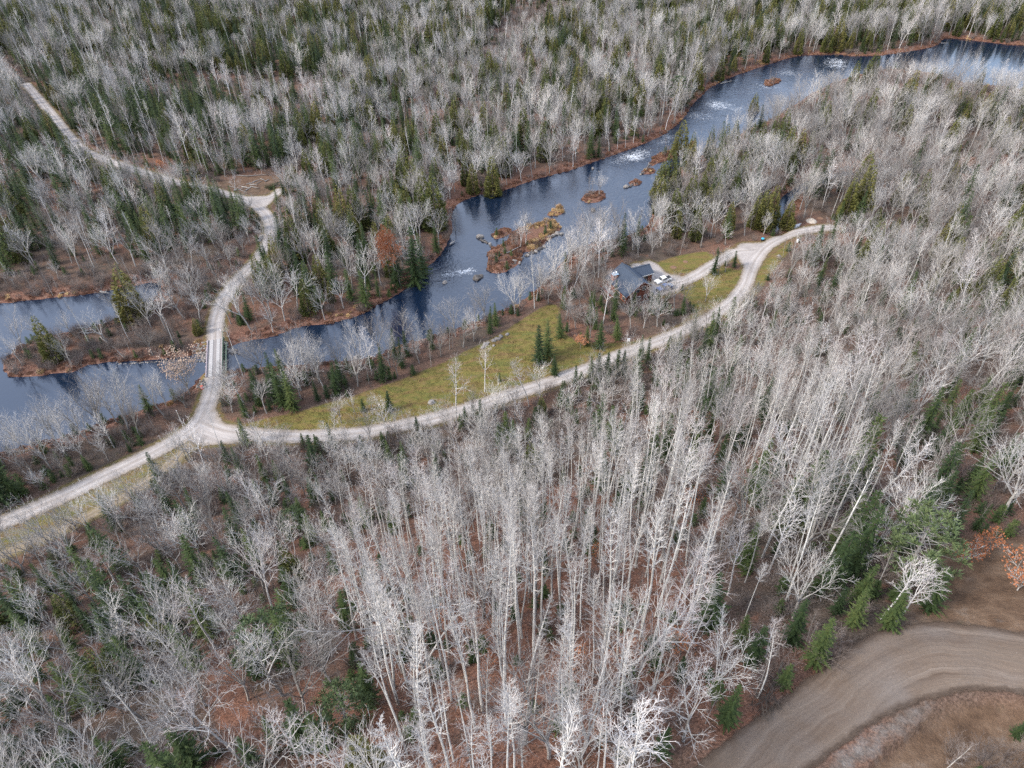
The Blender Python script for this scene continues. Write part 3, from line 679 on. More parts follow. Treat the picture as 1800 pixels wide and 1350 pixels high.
def make_brush(seed, H=2.4, n=26, spread=0.55, leaves=0):
    rg = random.Random(seed); g = Geo(); S = [dict(seg=2, wob=0.12, up=0.10, kids=5, t0=0.25), dict(seg=2, wob=0.2, up=0.1, kids=2, t0=0.3, ang=36, len=0.5, rad=0.65, rmin=0.018), dict(seg=1, wob=0.2, up=0.1, ang=34, len=0.55, rad=0.75, rmin=0.014)]
    for k in range(n):
        a = rg.random() * 6.283; r = 0.75 * math.sqrt(rg.random()); t = spread * (0.3 + 0.9 * rg.random())
        grow(g, Vector((math.cos(a) * r, math.sin(a) * r, -0.1)), Vector((math.cos(a) * t, math.sin(a) * t, 1)).normalized(), H * (0.5 + 0.5 * rg.random()), 0.026, 0, S, rg)
    return g
def make_heath(seed, n=190, H=0.8, R=1.1, size=0.34):
    rg = random.Random(seed); g = Geo()
    for i in range(n):
        a = rg.random() * 6.283; r = R * math.sqrt(rg.random()); z = H * (1 - (r / R) ** 2 * 0.75) * (0.35 + 0.65 * rg.random())
        spray(g, Vector((math.cos(a) * r, math.sin(a) * r, max(0, z - 0.25))), Vector((rg.gauss(0, 0.5), rg.gauss(0, 0.5), 1)), size, rg, 2)
    return g
def make_tuft(seed, n=26, H=0.5, R=0.5, wd=0.035):
    rg = random.Random(seed); g = Geo()
    for i in range(n):
        a = rg.random() * 6.283; r = R * math.sqrt(rg.random()); p = Vector((math.cos(a) * r, math.sin(a) * r, -0.03)); t = Vector((rg.gauss(0, 0.35), rg.gauss(0, 0.35), 1)).normalized() * H * (0.5 + 0.7 * rg.random())
        e_ = t.orthogonal().normalized() * wd; g.tri(p - e_, p + e_, p + t)
    return g

PROTO = {}      # kind -> list of (parts [(name, mesh)], joined mesh, height)
def proto(kind, parts, H):
    """parts: [(name, Geo, material)]"""
    ms = [(n, g.mesh(kind + '_' + n, mt)) for n, g, mt in parts]
    v, f, mi = [], [], []
    for k, (n, g, mt) in enumerate(parts):
        o = len(v); v += g.v; f += [tuple(i + o for i in x) for x in g.f]; mi += [k] * len(g.f)
    jm = bpy.data.meshes.new(kind + '_whole'); jm.from_pydata(v, [], f)
    for n, g, mt in parts: jm.materials.append(M[mt])
    jm.polygons.foreach_set('material_index', mi); jm.update(); fattr(jm, 'rad', [g.r.get(i, 0.05) for n, g, mt in parts for i in range(len(g.v))])
    PROTO.setdefault(kind, []).append((ms, jm, H))
for i in range(9):
    t_, c_ = make_aspen(100 + i, 16.5 + (i % 4) * 1.4, 0.54 + 0.05 * (i % 4), 28 + 3 * (i % 5), 1.45 + 0.26 * (i % 4), 0.115); proto('aspen_tree', [('trunk', t_, 'aspen_bark'), ('crown', c_, 'aspen_twig')], 16.5 + (i % 4) * 1.4)
for i in range(9):
    H = 13.5 + (i % 5) * 1.2; t_, c_, _ = make_hardwood(200 + i, H, 0.9 + 0.16 * (i % 4), 0.22 + 0.07 * (i % 4), 4 + i % 3); proto('bare_tree', [('trunk', t_, 'grey_bark'), ('crown', c_, 'grey_twig')], H)
for i in range(7):
    H = 16.0 + (i % 4) * 1.1; t_, c_ = make_birch(300 + i, H); proto('birch_tree', [('trunk', t_, 'birch_bark'), ('crown', c_, 'birch_twig')], H)
for i in range(6):
    H = 8.5 + i * 1.2; t_, c_ = make_fir(400 + i, H, 1.45 + 0.16 * i + 0.3 * (i % 2)); proto('fir_tree', [('trunk', t_, 'dark_bark'), ('crown', c_, 'fir_needles')], H)
for i in range(5):
    H = 9.5 + i * 1.1; t_, c_ = make_cedar(500 + i, H, 1.8 + 0.26 * (i % 3), 1100); proto('cedar_tree', [('trunk', t_, 'dark_bark'), ('crown', c_, 'cedar_leaf')], H)
for i in range(2):
    t_, c_ = make_pine(550 + i, 10.0, 3.3 + 0.4 * i); proto('pine_tree', [('trunk', t_, 'grey_bark'), ('crown', c_, 'pine_needles')], 10.0)
for i in range(2):
    t_, c_, tp = make_hardwood(600 + i, 11.0, 1.1, 0.25, 5); lf = add_leaves(tp, 5200, 0.21, random.Random(i)); proto('oak_tree', [('trunk', t_, 'grey_bark'), ('crown', c_, 'grey_twig'), ('leaves', lf, 'oak_leaf')], 11.0)
t_, c_, tp = make_hardwood(620, 9.0, 1.0, 0.18, 6); lf = add_leaves(tp, 1500, 0.20, random.Random(5)); proto('tan_tree', [('trunk', t_, 'grey_bark'), ('crown', c_, 'grey_twig'), ('leaves', lf, 'tan_leaf')], 9.0)
for i in range(3):
    t_, c_, tp = make_hardwood(640 + i, 4.0, 1.2, 0.15, 5, 0.7); lf = add_leaves(tp, 420, 0.20, random.Random(7 + i)); proto('beech_sapling', [('trunk', t_, 'grey_bark'), ('crown', c_, 'grey_twig'), ('leaves', lf, 'rust_leaf')], 4.0)
for i in range(5): proto('brush', [('stems', make_brush(700 + i, 2.0 + 0.35 * i, 22 + 3 * i), 'brush_twig')], 2.5)
for i in range(3):
    t_, c_ = make_aspen(720 + i, 7.5, 0.35, 22, 1.5, 0.05); proto('pole_tree', [('trunk', t_, 'grey_bark'), ('crown', c_, 'brush_twig')], 7.5)
for i in range(4): proto('heath', [('sprays', make_heath(740 + i), 'bank_heath')], 0.8)
for i in range(3): proto('gold', [('blades', make_tuft(760 + i, 90, 0.95, 0.7, 0.05), 'gold_grass')], 0.9)
for i in range(3): proto('tuft', [('blades', make_tuft(780 + i, 26, 0.34, 0.6, 0.035), 'field_grass')], 0.4)
for i in range(3):
    t_, c_ = make_fir(790 + i, 2.6 + 0.5 * i, 0.95, 0.8); proto('fir_sapling', [('trunk', t_, 'dark_bark'), ('crown', c_, 'fir_needles')], 2.6 + 0.5 * i)

# ------------------------------------------------------------------ where the woods grow
# name, outline (photograph pixels on the ground), spacing in metres, kinds, height factor, brush per square metre, size of conifer clumps
REG = [
 ('wooded point of land', [(0, 668), (0, 640), (30, 608), (95, 585), (190, 562), (240, 548), (262, 535), (300, 560), (345, 605), (345, 622), (250, 638), (130, 660)], 6.5, dict(bare_tree=.8, aspen_tree=.1, birch_tree=.1), .85, .14),
 ('scrub along the backwater', [(-220, 545), (-220, 492), (0, 492), (120, 482), (220, 476), (262, 490), (215, 508), (100, 527), (0, 536)], 14.0, dict(bare_tree=.7, fir_tree=.3), .55, .16),
 ('wood beside the bridge road', [(225, 478), (290, 455), (400, 420), (452, 425), (440, 465), (400, 505), (378, 560), (362, 605), (300, 560), (262, 535), (285, 500)], 4.6, dict(bare_tree=.9, aspen_tree=.1), .8, .14),
 ('mixed wood left of the road', [(-260, 90), (0, 118), (62, 190), (140, 278), (240, 312), (300, 330), (360, 344), (410, 358), (445, 378), (458, 405), (400, 420), (290, 455), (225, 478), (120, 482), (0, 492), (-260, 500)], 4.0, dict(bare_tree=.38, aspen_tree=.10, birch_tree=.06, fir_tree=.60, cedar_tree=.06), .92, .04),
 ('reddish strip of scrub', [(265, 172), (280, 150), (400, 140), (560, 148), (600, 160), (560, 172), (400, 170), (300, 180)], 13.0, dict(bare_tree=.5, cedar_tree=.5), .5, .10),
 ('birch wood above the road', [(20, 100), (130, 160), (265, 172), (300, 180), (400, 170), (560, 172), (590, 205), (560, 250), (500, 290), (430, 306), (350, 318), (250, 292), (170, 262), (110, 210)], 4.0, dict(birch_tree=.22, aspen_tree=.16, bare_tree=.14, fir_tree=.46, cedar_tree=.06), 1.0, .05),
 ('thin scrub by the log landing', [(420, 308), (500, 270), (545, 225), (580, 240), (545, 290), (510, 310)], 6.0, dict(bare_tree=1), .5, .16),
 ('reddish far clearing', [(860, 80), (900, 25), (1000, 5), (1020, 30), (960, 55), (900, 85)], 12, dict(bare_tree=1), .5, .10),
 ('far conifer belt', [(-300, -60), (1000, -120), (900, 25), (860, 80), (850, 130), (700, 140), (560, 148), (400, 140), (280, 150), (130, 160), (20, 100), (-300, 60)], 4.4, dict(bare_tree=.36, aspen_tree=.16, birch_tree=.06, fir_tree=.38, cedar_tree=.18), .98, .05),
 ('wood across the river', [(560, 148), (700, 140), (850, 130), (900, 85), (960, 55), (1100, -120), (2000, -120), (2000, 80), (1640, 80), (1400, 100), (1250, 150), (1200, 210), (1100, 262), (900, 327), (800, 360), (795, 400), (740, 485), (640, 545), (520, 572), (400, 610), (392, 560), (430, 500), (470, 460), (495, 400), (485, 360), (505, 320), (545, 290), (580, 240), (590, 205)],
  4.3, dict(bare_tree=.48, aspen_tree=.05, birch_tree=.08, fir_tree=.32, cedar_tree=.22), .96, .04),
 ('cedars on the bank above the house', [(1140, 402), (1155, 340), (1200, 292), (1290, 258), (1310, 300), (1285, 420), (1200, 438)], 3.9, dict(bare_tree=.55, birch_tree=.08, fir_tree=.14, cedar_tree=.30), .92, .06),
 ('east wood beyond the house', [(1140, 400), (1160, 320), (1220, 275), (1340, 210), (1500, 155), (1800, 155), (2050, 180), (2050, 560), (1700, 560), (1500, 500), (1480, 410), (1440, 380), (1395, 392), (1330, 430), (1280, 432), (1200, 440), (1140, 448)], 4.6, dict(bare_tree=.80, birch_tree=.03, aspen_tree=.03, fir_tree=.10, cedar_tree=.12), .95, .06),
 ('grove behind the house', [(955, 505), (1000, 445), (1060, 412), (1130, 400), (1140, 448), (1085, 455), (1060, 480), (1050, 505), (1010, 520), (975, 535)], 3.5, dict(bare_tree=.70, birch_tree=.12, fir_tree=.14, cedar_tree=.04), .9, .08),
 ('grove in front of the house', [(985, 575), (975, 540), (1010, 520), (1055, 515), (1075, 540), (1130, 548), (1200, 530), (1210, 548), (1160, 585), (1080, 600), (1010, 598)], 4.8, dict(bare_tree=.84, birch_tree=.08, fir_tree=.08), .75, .03),
 ('strip between river and meadow', [(395, 662), (440, 652), (520, 645), (600, 640), (660, 632), (700, 615), (800, 585), (900, 548), (955, 505), (975, 535), (930, 552), (880, 582), (830, 606), (770, 634), (700, 662), (640, 684), (560, 708), (470, 732), (415, 745), (395, 735), (388, 700)], 3.6, dict(bare_tree=.66, birch_tree=.14, aspen_tree=.06, fir_tree=.20), .92, .08),
 ('near river bank', [(-220, 835), (-100, 816), (0, 798), (120, 769), (200, 741), (260, 721), (310, 703), (345, 680), (362, 668), (366, 700), (345, 745), (300, 778), (200, 826), (100, 872), (0, 915), (-220, 1000)], 4.3, dict(bare_tree=.86, aspen_tree=.10, fir_tree=.04), .95, .10),
 ('bushy edge below the road', [(262, 852), (330, 812), (395, 780), (520, 782), (640, 774), (760, 752), (870, 724), (900, 745), (840, 800), (740, 850), (600, 870), (420, 880), (290, 905), (200, 930), (180, 905)], 3.2, dict(bare_tree=.78, aspen_tree=.04, birch_tree=.08, fir_tree=.10), .78, .16),
 ('fir clump along the lane', [(870, 724), (960, 695), (1060, 662), (1180, 608), (1240, 580), (1250, 605), (1200, 650), (1100, 720), (1000, 790), (900, 820), (860, 800), (900, 745)], 4.2, dict(bare_tree=.46, birch_tree=.12, fir_tree=.36, cedar_tree=.06), .78, .10),
 ('slope right of the lane', [(1250, 605), (1240, 580), (1330, 535), (1400, 470), (1480, 415), (1500, 500), (1700, 560), (2050, 560), (2050, 950), (1800, 930), (1660, 950), (1600, 940), (1560, 880), (1500, 770), (1400, 720), (1300, 700), (1200, 720), (1100, 760), (1060, 790), (1100, 720), (1200, 650)], 4.1, dict(bare_tree=.66, birch_tree=.15, aspen_tree=.03, fir_tree=.26), .92, .07),
 ('aspen stand on the right', [(1060, 790), (1200, 720), (1300, 700), (1400, 720), (1500, 770), (1560, 880), (1600, 940), (1590, 1000), (1500, 1030), (1390, 1060), (1320, 1080), (1285, 1000), (1290, 900), (1250, 830), (1180, 850), (1090, 880), (1020, 850)], 2.6, dict(aspen_tree=.74, birch_tree=.10, bare_tree=.10, fir_tree=.06), 1.12, .05),
 ('reddish forest opening', [(1180, 850), (1250, 830), (1290, 900), (1285, 1000), (1240, 1010), (1195, 960), (1175, 900)], 7.5, dict(bare_tree=.7, fir_tree=.3), .7, .08),
 ('roadside wood by the dirt road', [(1240, 1010), (1285, 1000), (1320, 1080), (1390, 1060), (1500, 1030), (1590, 1000), (1620, 1010), (1580, 1085), (1520, 1105), (1460, 1142), (1390, 1200), (1290, 1280), (1200, 1350), (1130, 1420), (1110, 1300), (1200, 1180), (1225, 1080)], 3.4, dict(birch_tree=.50, bare_tree=.22, aspen_tree=.10, fir_tree=.18), .78, .08),
 ('tall aspen stand', [(590, 1020), (650, 965), (760, 930), (900, 915), (1020, 850), (1090, 880), (1175, 900), (1195, 960), (1240, 1010), (1225, 1080), (1200, 1180), (1110, 1300), (1080, 1520), (690, 1520), (690, 1340), (680, 1260), (640, 1180)], 2.2, dict(aspen_tree=.95, birch_tree=.03, bare_tree=.02), 1.24, .04),
 ('hardwoods above the aspens', [(180, 905), (290, 905), (420, 880), (600, 870), (740, 850), (840, 800), (900, 820), (1000, 790), (1060, 790), (1020, 850), (900, 915), (760, 930), (650, 965), (590, 1020), (520, 1000), (380, 985), (180, 985), (60, 1000), (60, 960)], 3.4, dict(bare_tree=.70, birch_tree=.12, aspen_tree=.06, fir_tree=.20), .86, .08),
 ('hardwoods at the lower left', [(-260, 1060), (0, 1000), (180, 985), (380, 985), (520, 1000), (590, 1020), (640, 1180), (680, 1260), (690, 1340), (690, 1520), (-260, 1520)], 4.0, dict(bare_tree=.66, birch_tree=.12, aspen_tree=.02, fir_tree=.44, cedar_tree=.08), .96, .04),
 ('scrub below the dirt road', [(1600, 1520), (1640, 1330), (1720, 1290), (1800, 1260), (1960, 1270), (1960, 1520)], 6.5, dict(bare_tree=.4, fir_tree=.6), .45, .12),
 ('wood at the dirt road bend', [(1655, 955), (1700, 935), (1800, 925), (2050, 945), (2050, 985), (1800, 965), (1700, 955)], 5.5, dict(bare_tree=.7, birch_tree=.2, fir_tree=.1), .9, .08),
 ('outer wood', [(-1500, -160), (3300, -160), (3300, 1600), (-1500, 1600)], 4.6, dict(bare_tree=.62, aspen_tree=.12, fir_tree=.16, cedar_tree=.10), .9, .04),
]
rgn = np.random.default_rng(7)
CELL = 2.0
yy_ = []; cand = []
for y0 in np.arange(4, 700, CELL):
    half = y0 * 0.86 + 64; n = int(2 * half / CELL)
    x_ = -half + CELL * np.arange(n); cand.append(np.column_stack([x_, np.full(n, y0)]))
cand = np.vstack(cand); cand = cand + rgn.random(cand.shape) * CELL
pj = proj(np.column_stack([cand, hill(cand)]))
ok = (pj[:, 0] > -130) & (pj[:, 0] < 1930) & (pj[:, 1] > -95) & (pj[:, 1] < 1520); cand, pj = cand[ok], pj[ok]
reg = np.full(len(cand), -1)
for i, r_ in enumerate(REG):
    mk = (reg < 0) & inside(pj[:, :2], np.array(r_[1], float)); reg[mk] = i
c_w = water_sd(cand); c_r = road_sd(cand)[0]; c_t = track_sd(cand)[0]; c_h = haul_sd(cand)[0]
HOUSE_C = at(1120, 505)
DITCH_OPEN = P([(1440, 1450), (1480, 1352), (1600, 1280), (1660, 1235), (1740, 1215), (1960, 1240), (1960, 1300), (1800, 1262), (1720, 1285), (1650, 1335), (1600, 1450)])
def shut(pts, grow_=0.0):
    """places that stay open"""
    s = np.zeros(len(pts), bool)
    for pg in (LAWN, CLEAR, SHOULDER, DITCH_OPEN, SLASH, REDPATH, NEARROAD, OPEN_LEFT, OPEN_MID): s |= inside(pts, pg)
    s |= inside(pts, FIELD) & ~inside(pts, YARD)
    t_ = (pts - BR_S) @ bdir; sd_ = np.abs((pts - BR_S) @ bside); s |= (t_ > -5) & (t_ < BR_L + 6) & (sd_ < 7)
    return s
PARK = P([(1125, 455), (1160, 455), (1215, 478), (1215, 515), (1185, 530), (1150, 530), (1140, 500)])
OAK_VIEW = P([(672, 506), (730, 506), (728, 565), (680, 575)])
c_shut = shut(cand) | inside(cand, OAK_VIEW) | (np.hypot(cand[:, 0] - HOUSE_C[0], cand[:, 1] - HOUSE_C[1]) < 10.5) | inside(cand, PARK)
n_clump = vnoise(cand[:, 0], cand[:, 1], 14, 3) * 0.65 + vnoise(cand[:, 0], cand[:, 1], 5, 5) * 0.35
n_big_ = vnoise(cand[:, 0], cand[:, 1], 38, 23) * 0.6 + vnoise(cand[:, 0], cand[:, 1], 12, 27) * 0.4
n_sp = vnoise(cand[:, 0], cand[:, 1], 22, 17); n_tall = vnoise(cand[:, 0], cand[:, 1], 26, 19)
n_dens = vnoise(cand[:, 0], cand[:, 1], 11, 9)

TREES = []       # kind, x, y, height factor, region
# single trees one can pick out: kind, foot u, v, row of the top, label, proto
HERO = [
 ('cedar_tree', 97, 630, 553, 'broad olive green cedar at the tip of the wooded point', 3), ('cedar_tree', 238, 560, 468, 'tall olive cedar on the wooded point beside the backwater', 1),
 ('cedar_tree', 349, 588, 560, 'small yellow green cedar above the riprap at the bridge', 0),
 ('cedar_tree', 866, 338, 262, 'yellow green cedar leaning over the far river bank', 3), ('cedar_tree', 832, 336, 280, 'dark olive cedar left of the yellow cedar on the far bank', 4), ('cedar_tree', 884, 305, 232, 'slim cedar standing behind the yellow cedar on the far bank', 1),
 ('cedar_tree', 1196, 270, 204, 'golden green cedar growing on the rocky islet', 2), ('cedar_tree', 1160, 345, 280, 'olive cedar on the near bank opposite the islets', 0), ('cedar_tree', 1178, 360, 300, 'cedar behind bare trunks on the near bank opposite the islets', 4),
 ('cedar_tree', 1340, 402, 335, 'tall cedar left of the dark creek', 1), ('cedar_tree', 1352, 395, 318, 'pale olive cedar leaning along the dark creek', 3), ('cedar_tree', 1382, 400, 350, 'cedar on the right bank of the dark creek', 0),
 ('cedar_tree', 938, 838, 776, 'yellow olive cedar below the fir clump along the lane', 1),
 ('cedar_tree', 1325, 190, 152, 'thin cedar on the near bank beside the upper rapids', 1),
 ('fir_tree', 500, 716, 640, 'tall fir beside the meadow near the bridge', 4), ('fir_tree', 516, 720, 655, 'wide fir beside the meadow near the bridge', 3), ('fir_tree', 452, 690, 648, 'young fir among brush east of the bridge', 1),
 ('fir_tree', 685, 722, 686, 'lone young fir standing in the meadow', 0), ('fir_tree', 948, 642, 570, 'dark fir at the corner of the meadow', 4), ('fir_tree', 962, 630, 566, 'slender fir at the corner of the meadow', 5),
 ('fir_tree', 1053, 616, 566, 'dark fir in front of the house grove', 3), ('fir_tree', 1030, 610, 575, 'fir beside the rust coloured bush', 2), ('fir_tree', 1085, 600, 562, 'narrow fir at the right end of the house grove', 1), ('fir_tree', 985, 598, 555, 'fir at the left end of the house grove', 3),
 ('fir_tree', 1174, 618, 590, 'small dark fir standing alone at the lane edge', 0), ('fir_tree', 975, 662, 628, 'fir tip at the lane below the meadow corner', 1),
 ('fir_tree', 1040, 672, 628, 'leftmost of the roadside firs in the lane curve', 2), ('fir_tree', 1050, 670, 622, 'second of the roadside firs in the lane curve', 1), ('fir_tree', 1066, 668, 620, 'third of the roadside firs in the lane curve', 3), ('fir_tree', 1082, 664, 616, 'fourth of the roadside firs in the lane curve', 2), ('fir_tree', 1094, 662, 618, 'last of the roadside firs in the lane curve', 1), ('fir_tree', 1116, 690, 640, 'thick dark fir below the roadside firs', 4),
 ('fir_tree', 890, 775, 722, 'green fir among hardwoods below the lane', 2), ('fir_tree', 900, 790, 735, 'second green fir among hardwoods below the lane', 3), ('fir_tree', 878, 782, 742, 'pale green fir among hardwoods below the lane', 1), ('fir_tree', 1052, 768, 690, 'yellowish tall fir beside the aspens', 5),
 ('fir_tree', 730, 495, 385, 'tall fir right of the rust leaved oak', 5), ('fir_tree', 745, 478, 400, 'fir on the bank right of the rust leaved oak', 4), ('fir_tree', 642, 535, 470, 'fir on the far bank below the rust leaved oak', 3), ('fir_tree', 618, 528, 470, 'fir standing in from the far bank', 2), ('fir_tree', 700, 500, 430, 'fir directly beneath the rust leaved oak', 3),
 ('fir_tree', 545, 525, 455, 'bright green fir on the bank bend right of the road', 4), ('fir_tree', 520, 512, 468, 'dark fir right of the bridge road', 2), ('fir_tree', 560, 540, 500, 'low fir on the bank right of the bridge road', 1),
 ('fir_tree', 284, 1120, 1050, 'spire shaped fir among the lower left hardwoods', 2), ('fir_tree', 305, 1105, 1055, 'yellow tinged fir beside the spire shaped fir', 1), ('fir_tree', 305, 1035, 985, 'fir near the sandy track end', 1), ('fir_tree', 512, 1050, 1000, 'fir above the round pine', 1),
 ('fir_tree', 345, 1345, 1275, 'yellow green fir at the bottom edge', 1), ('fir_tree', 55, 1110, 1035, 'yellowish fir near the left edge', 2), ('fir_tree', 30, 875, 790, 'dark fir near the left end of the road', 4), ('fir_tree', 8, 890, 800, 'dark fir at the left edge above the road', 3),
 ('fir_tree', 1245, 1100, 1010, 'dark fir at the foot of the big forked maple', 3), ('fir_tree', 1320, 1165, 1100, 'fir left of the fallen dark tree', 2), ('fir_tree', 1390, 1130, 1060, 'green fir behind the leaning birches', 2), ('fir_tree', 1430, 1165, 1085, 'bright green fir at the dirt road edge', 4), ('fir_tree', 1375, 1205, 1165, 'low bushy fir at the dirt road edge', 0), ('fir_tree', 1630, 1070, 1005, 'yellow green fir at the corner of the clearing', 1), ('fir_tree', 1560, 1100, 1030, 'pale fir behind white birches at the bend', 2),
 ('fir_tree', 1235, 905, 870, 'small fir in the reddish forest opening', 0), ('fir_tree', 1030, 930, 890, 'fir at the top of the aspen stand', 1), ('fir_tree', 1640, 905, 830, 'tall dark fir on the right slope', 3), ('fir_tree', 1500, 920, 870, 'fir under the leaning pale trees', 2),
 ('pine_tree', 1592, 1012, 905, 'round blue green pine above the dirt road bend', 0), ('pine_tree', 490, 1165, 1095, 'bushy round pine in the lower left hardwoods', 1), ('pine_tree', 610, 1275, 1215, 'low pine at the bare litter patch', 0), ('pine_tree', 520, 935, 895, 'soft olive pine below the road fork', 1), ('pine_tree', 1190, 185, 135, 'dark round pine on the far bank above the rapids', 0),
 ('oak_tree', 702, 498, 388, 'round oak still full of rust orange leaves', 0), ('oak_tree', 1105, 112, 92, 'small distant oak with orange leaves beyond the river', 1), ('oak_tree', 290, 305, 278, 'little orange leaved oak beside the far road', 0),
 ('tan_tree', 332, 690, 612, 'bush tree with pale tan leaves beside the bridge', 0),
 ('birch_tree', 802, 740, 636, 'white birch with forked crown at the lane edge', 0), ('birch_tree', 930, 715, 618, 'large white birch leaning over the lane', 1), ('birch_tree', 852, 688, 602, 'slim grey birch standing in the meadow edge', 2), ('birch_tree', 585, 770, 720, 'small white birch at the lane edge near the fork', 3),
 ('birch_tree', 1150, 668, 588, 'broad white crowned birch beside the roadside firs', 4), ('birch_tree', 1550, 1085, 970, 'white birch leaning over the dirt road bend', 5), ('birch_tree', 1576, 1090, 968, 'longer white birch leaning over the dirt road bend', 0), ('birch_tree', 1345, 1155, 1070, 'forked white birch above the fallen dark tree', 6), ('birch_tree', 1222, 1140, 1045, 'crooked white birch left of the firs by the dirt road', 3),
 ('birch_tree', 520, 985, 925, 'white birch with bent top in the lower left hardwoods', 3), ('birch_tree', 1680, 560, 450, 'large white forked birch on the right slope', 4), ('birch_tree', 1530, 895, 740, 'tall white birch in the right aspens', 1), ('birch_tree', 1440, 690, 590, 'two stemmed white birch on the slope', 6), ('birch_tree', 580, 205, 135, 'white birch group leader beyond the landing', 2), ('birch_tree', 598, 208, 140, 'second white birch beyond the landing', 1), ('birch_tree', 565, 212, 145, 'third white birch beyond the landing', 5),
 ('bare_tree', 1202, 1052, 905, 'big forked maple with spreading pale crown above the aspens', 4), ('bare_tree', 478, 562, 470, 'vase shaped bare tree on the bank right of the bridge', 6), ('bare_tree', 232, 1115, 1030, 'spreading pale maple in the lower left hardwoods', 2), ('bare_tree', 315, 1250, 1180, 'wide flat crowned maple at the lower left', 5), ('bare_tree', 100, 1250, 1130, 'leaning maple with long bare trunk at the left edge', 1), ('bare_tree', 800, 400, 358, 'dead looking bare tree bent over the river', 3),
 ('bare_tree', 915, 432, 370, 'thin bare tree on the grassy river island', 0), ('bare_tree', 924, 428, 366, 'second bare tree on the grassy river island', 1), ('bare_tree', 1054, 340, 296, 'single bare snag tree on the small islet', 2),
]
for (u, v, vt, k, lab) in ((600, 745, 690, 'bare_tree', 'small bare tree at the left part of the meadow'), (625, 728, 690, 'bare_tree', 'thin bare tree beside the left meadow firs'), (655, 728, 688, 'bare_tree', 'bare sapling tree in the meadow left of the lone fir'), (700, 775, 715, 'bare_tree', 'grey bare tree leaning over the lane below the lone fir'), (762, 765, 712, 'bare_tree', 'low bare tree at the lane edge below the meadow'),
        (782, 752, 700, 'bare_tree', 'bushy bare tree beside the white forked birch'), (832, 735, 680, 'bare_tree', 'spreading bare tree over the lane right of the white forked birch'), (905, 722, 668, 'bare_tree', 'bare tree at the lane below the large white birch'), (735, 762, 730, 'fir_tree', 'small dark fir on the lane edge below the meadow'), (818, 745, 712, 'fir_tree', 'narrow dark fir at the lane edge beside the forked birch'), (640, 722, 700, 'fir_tree', 'low green fir at the left of the meadow'), (878, 672, 656, 'fir_tree', 'tiny fir in the middle of the meadow'),
        (1000, 690, 650, 'bare_tree', 'bare tree between the lane and the roadside firs'), (1262, 482, 432, 'bare_tree', 'bare tree on the grass island by the turnaround'), (1275, 478, 436, 'bare_tree', 'second bare tree on the grass island by the turnaround'), (1254, 482, 440, 'fir_tree', 'dark fir on the grass island by the turnaround'), (1240, 528, 470, 'bare_tree', 'slim bare tree on the lower lawn'), (1290, 470, 440, 'fir_tree', 'round topped fir beside the turnaround'), (1200, 552, 520, 'fir_tree', 'little fir on the lower lawn'), (1185, 545, 470, 'bare_tree', 'thin bare tree below the parked pickups'),
        (1108, 580, 520, 'bare_tree', 'pale bare tree right in front of the house'), (1060, 570, 480, 'birch_tree', 'white birch at the left front of the house'), (1045, 560, 470, 'bare_tree', 'bare tree left of the house'), (1155, 575, 520, 'bare_tree', 'bare tree in front of the blue pickup')):
    HERO.append((k, u, v, vt, lab, (u * 7 + v) % 6))
for (u, v, vt, k, lab) in ((30, 175, 112, 'bare_tree', 'bare tree hiding the far end of the gravel road'), (12, 158, 92, 'bare_tree', 'bare tree at the left edge beside the far road end'), (44, 190, 128, 'aspen_tree', 'straight aspen over the far end of the gravel road'), (8, 138, 72, 'bare_tree', 'tall bare tree at the left edge beyond the far road end'), (22, 145, 82, 'birch_tree', 'white birch at the far end of the gravel road'), (26, 160, 100, 'bare_tree', 'second bare tree hiding the far end of the gravel road')):
    HERO.append((k, u, v, vt, lab, (u * 7 + v) % 6))
used_pos = []
for k, u, v, vt, lab, pi in HERO:
    x, y = at(u, v); TREES.append(dict(kind=k, x=x, y=y, h=tall(u, v, vt), hero=lab, pi=pi, reg=None)); used_pos.append((x, y, 5.0 if k == 'oak_tree' else 2.2))
cellmap = {}
def put(x, y, r): cellmap.setdefault((int(x // 5), int(y // 5)), []).append((x, y, r))
def free(x, y, r):
    i, j = int(x // 5), int(y // 5)
    for a in (i - 1, i, i + 1):
        for b_ in (j - 1, j, j + 1):
            for (px, py, pr) in cellmap.get((a, b_), ()):
                if (px - x) ** 2 + (py - y) ** 2 < (0.5 * (r + pr)) ** 2: return False
    return True
for x, y, r in used_pos: put(x, y, r)
HT = {k: sum(p[2] for p in v) / len(v) for k, v in PROTO.items()}
order = rgn.permutation(len(cand)); rr1 = rgn.random(len(cand)); rr2 = rgn.random(len(cand)); rr3 = rgn.random(len(cand))
# trees crowding the near side of the lane
Lr = ROADS[2][0]; rl_ = random.Random(77)
for j in range(3, len(Lr) - 1):
    e_ = Lr[j + 1] - Lr[j]; nn = np.array([e_[1], -e_[0]]) / np.hypot(*e_); uu = proj([[*Lr[j], 0]])[0, 0]
    pr_ = 0.5 if 690 < uu < 1010 else 0.34 if 1110 < uu < 1195 else 0.12 if 440 < uu < 1300 else 0
    if rl_.random() > pr_: continue
    p_ = Lr[j] + nn * (3.0 + 3.2 * rl_.random()); kd = rl_.choice(['bare_tree', 'bare_tree', 'bare_tree', 'birch_tree', 'fir_tree'])
    if not free(p_[0], p_[1], 2.4): continue
    put(p_[0], p_[1], 2.6); TREES.append(dict(kind=kd, x=float(p_[0]), y=float(p_[1]), h=(5.5 + 6 * rl_.random()) * (0.7 if kd == 'fir_tree' else 1.0), hero=None, pi=rl_.randrange(5), reg='lane edge'))
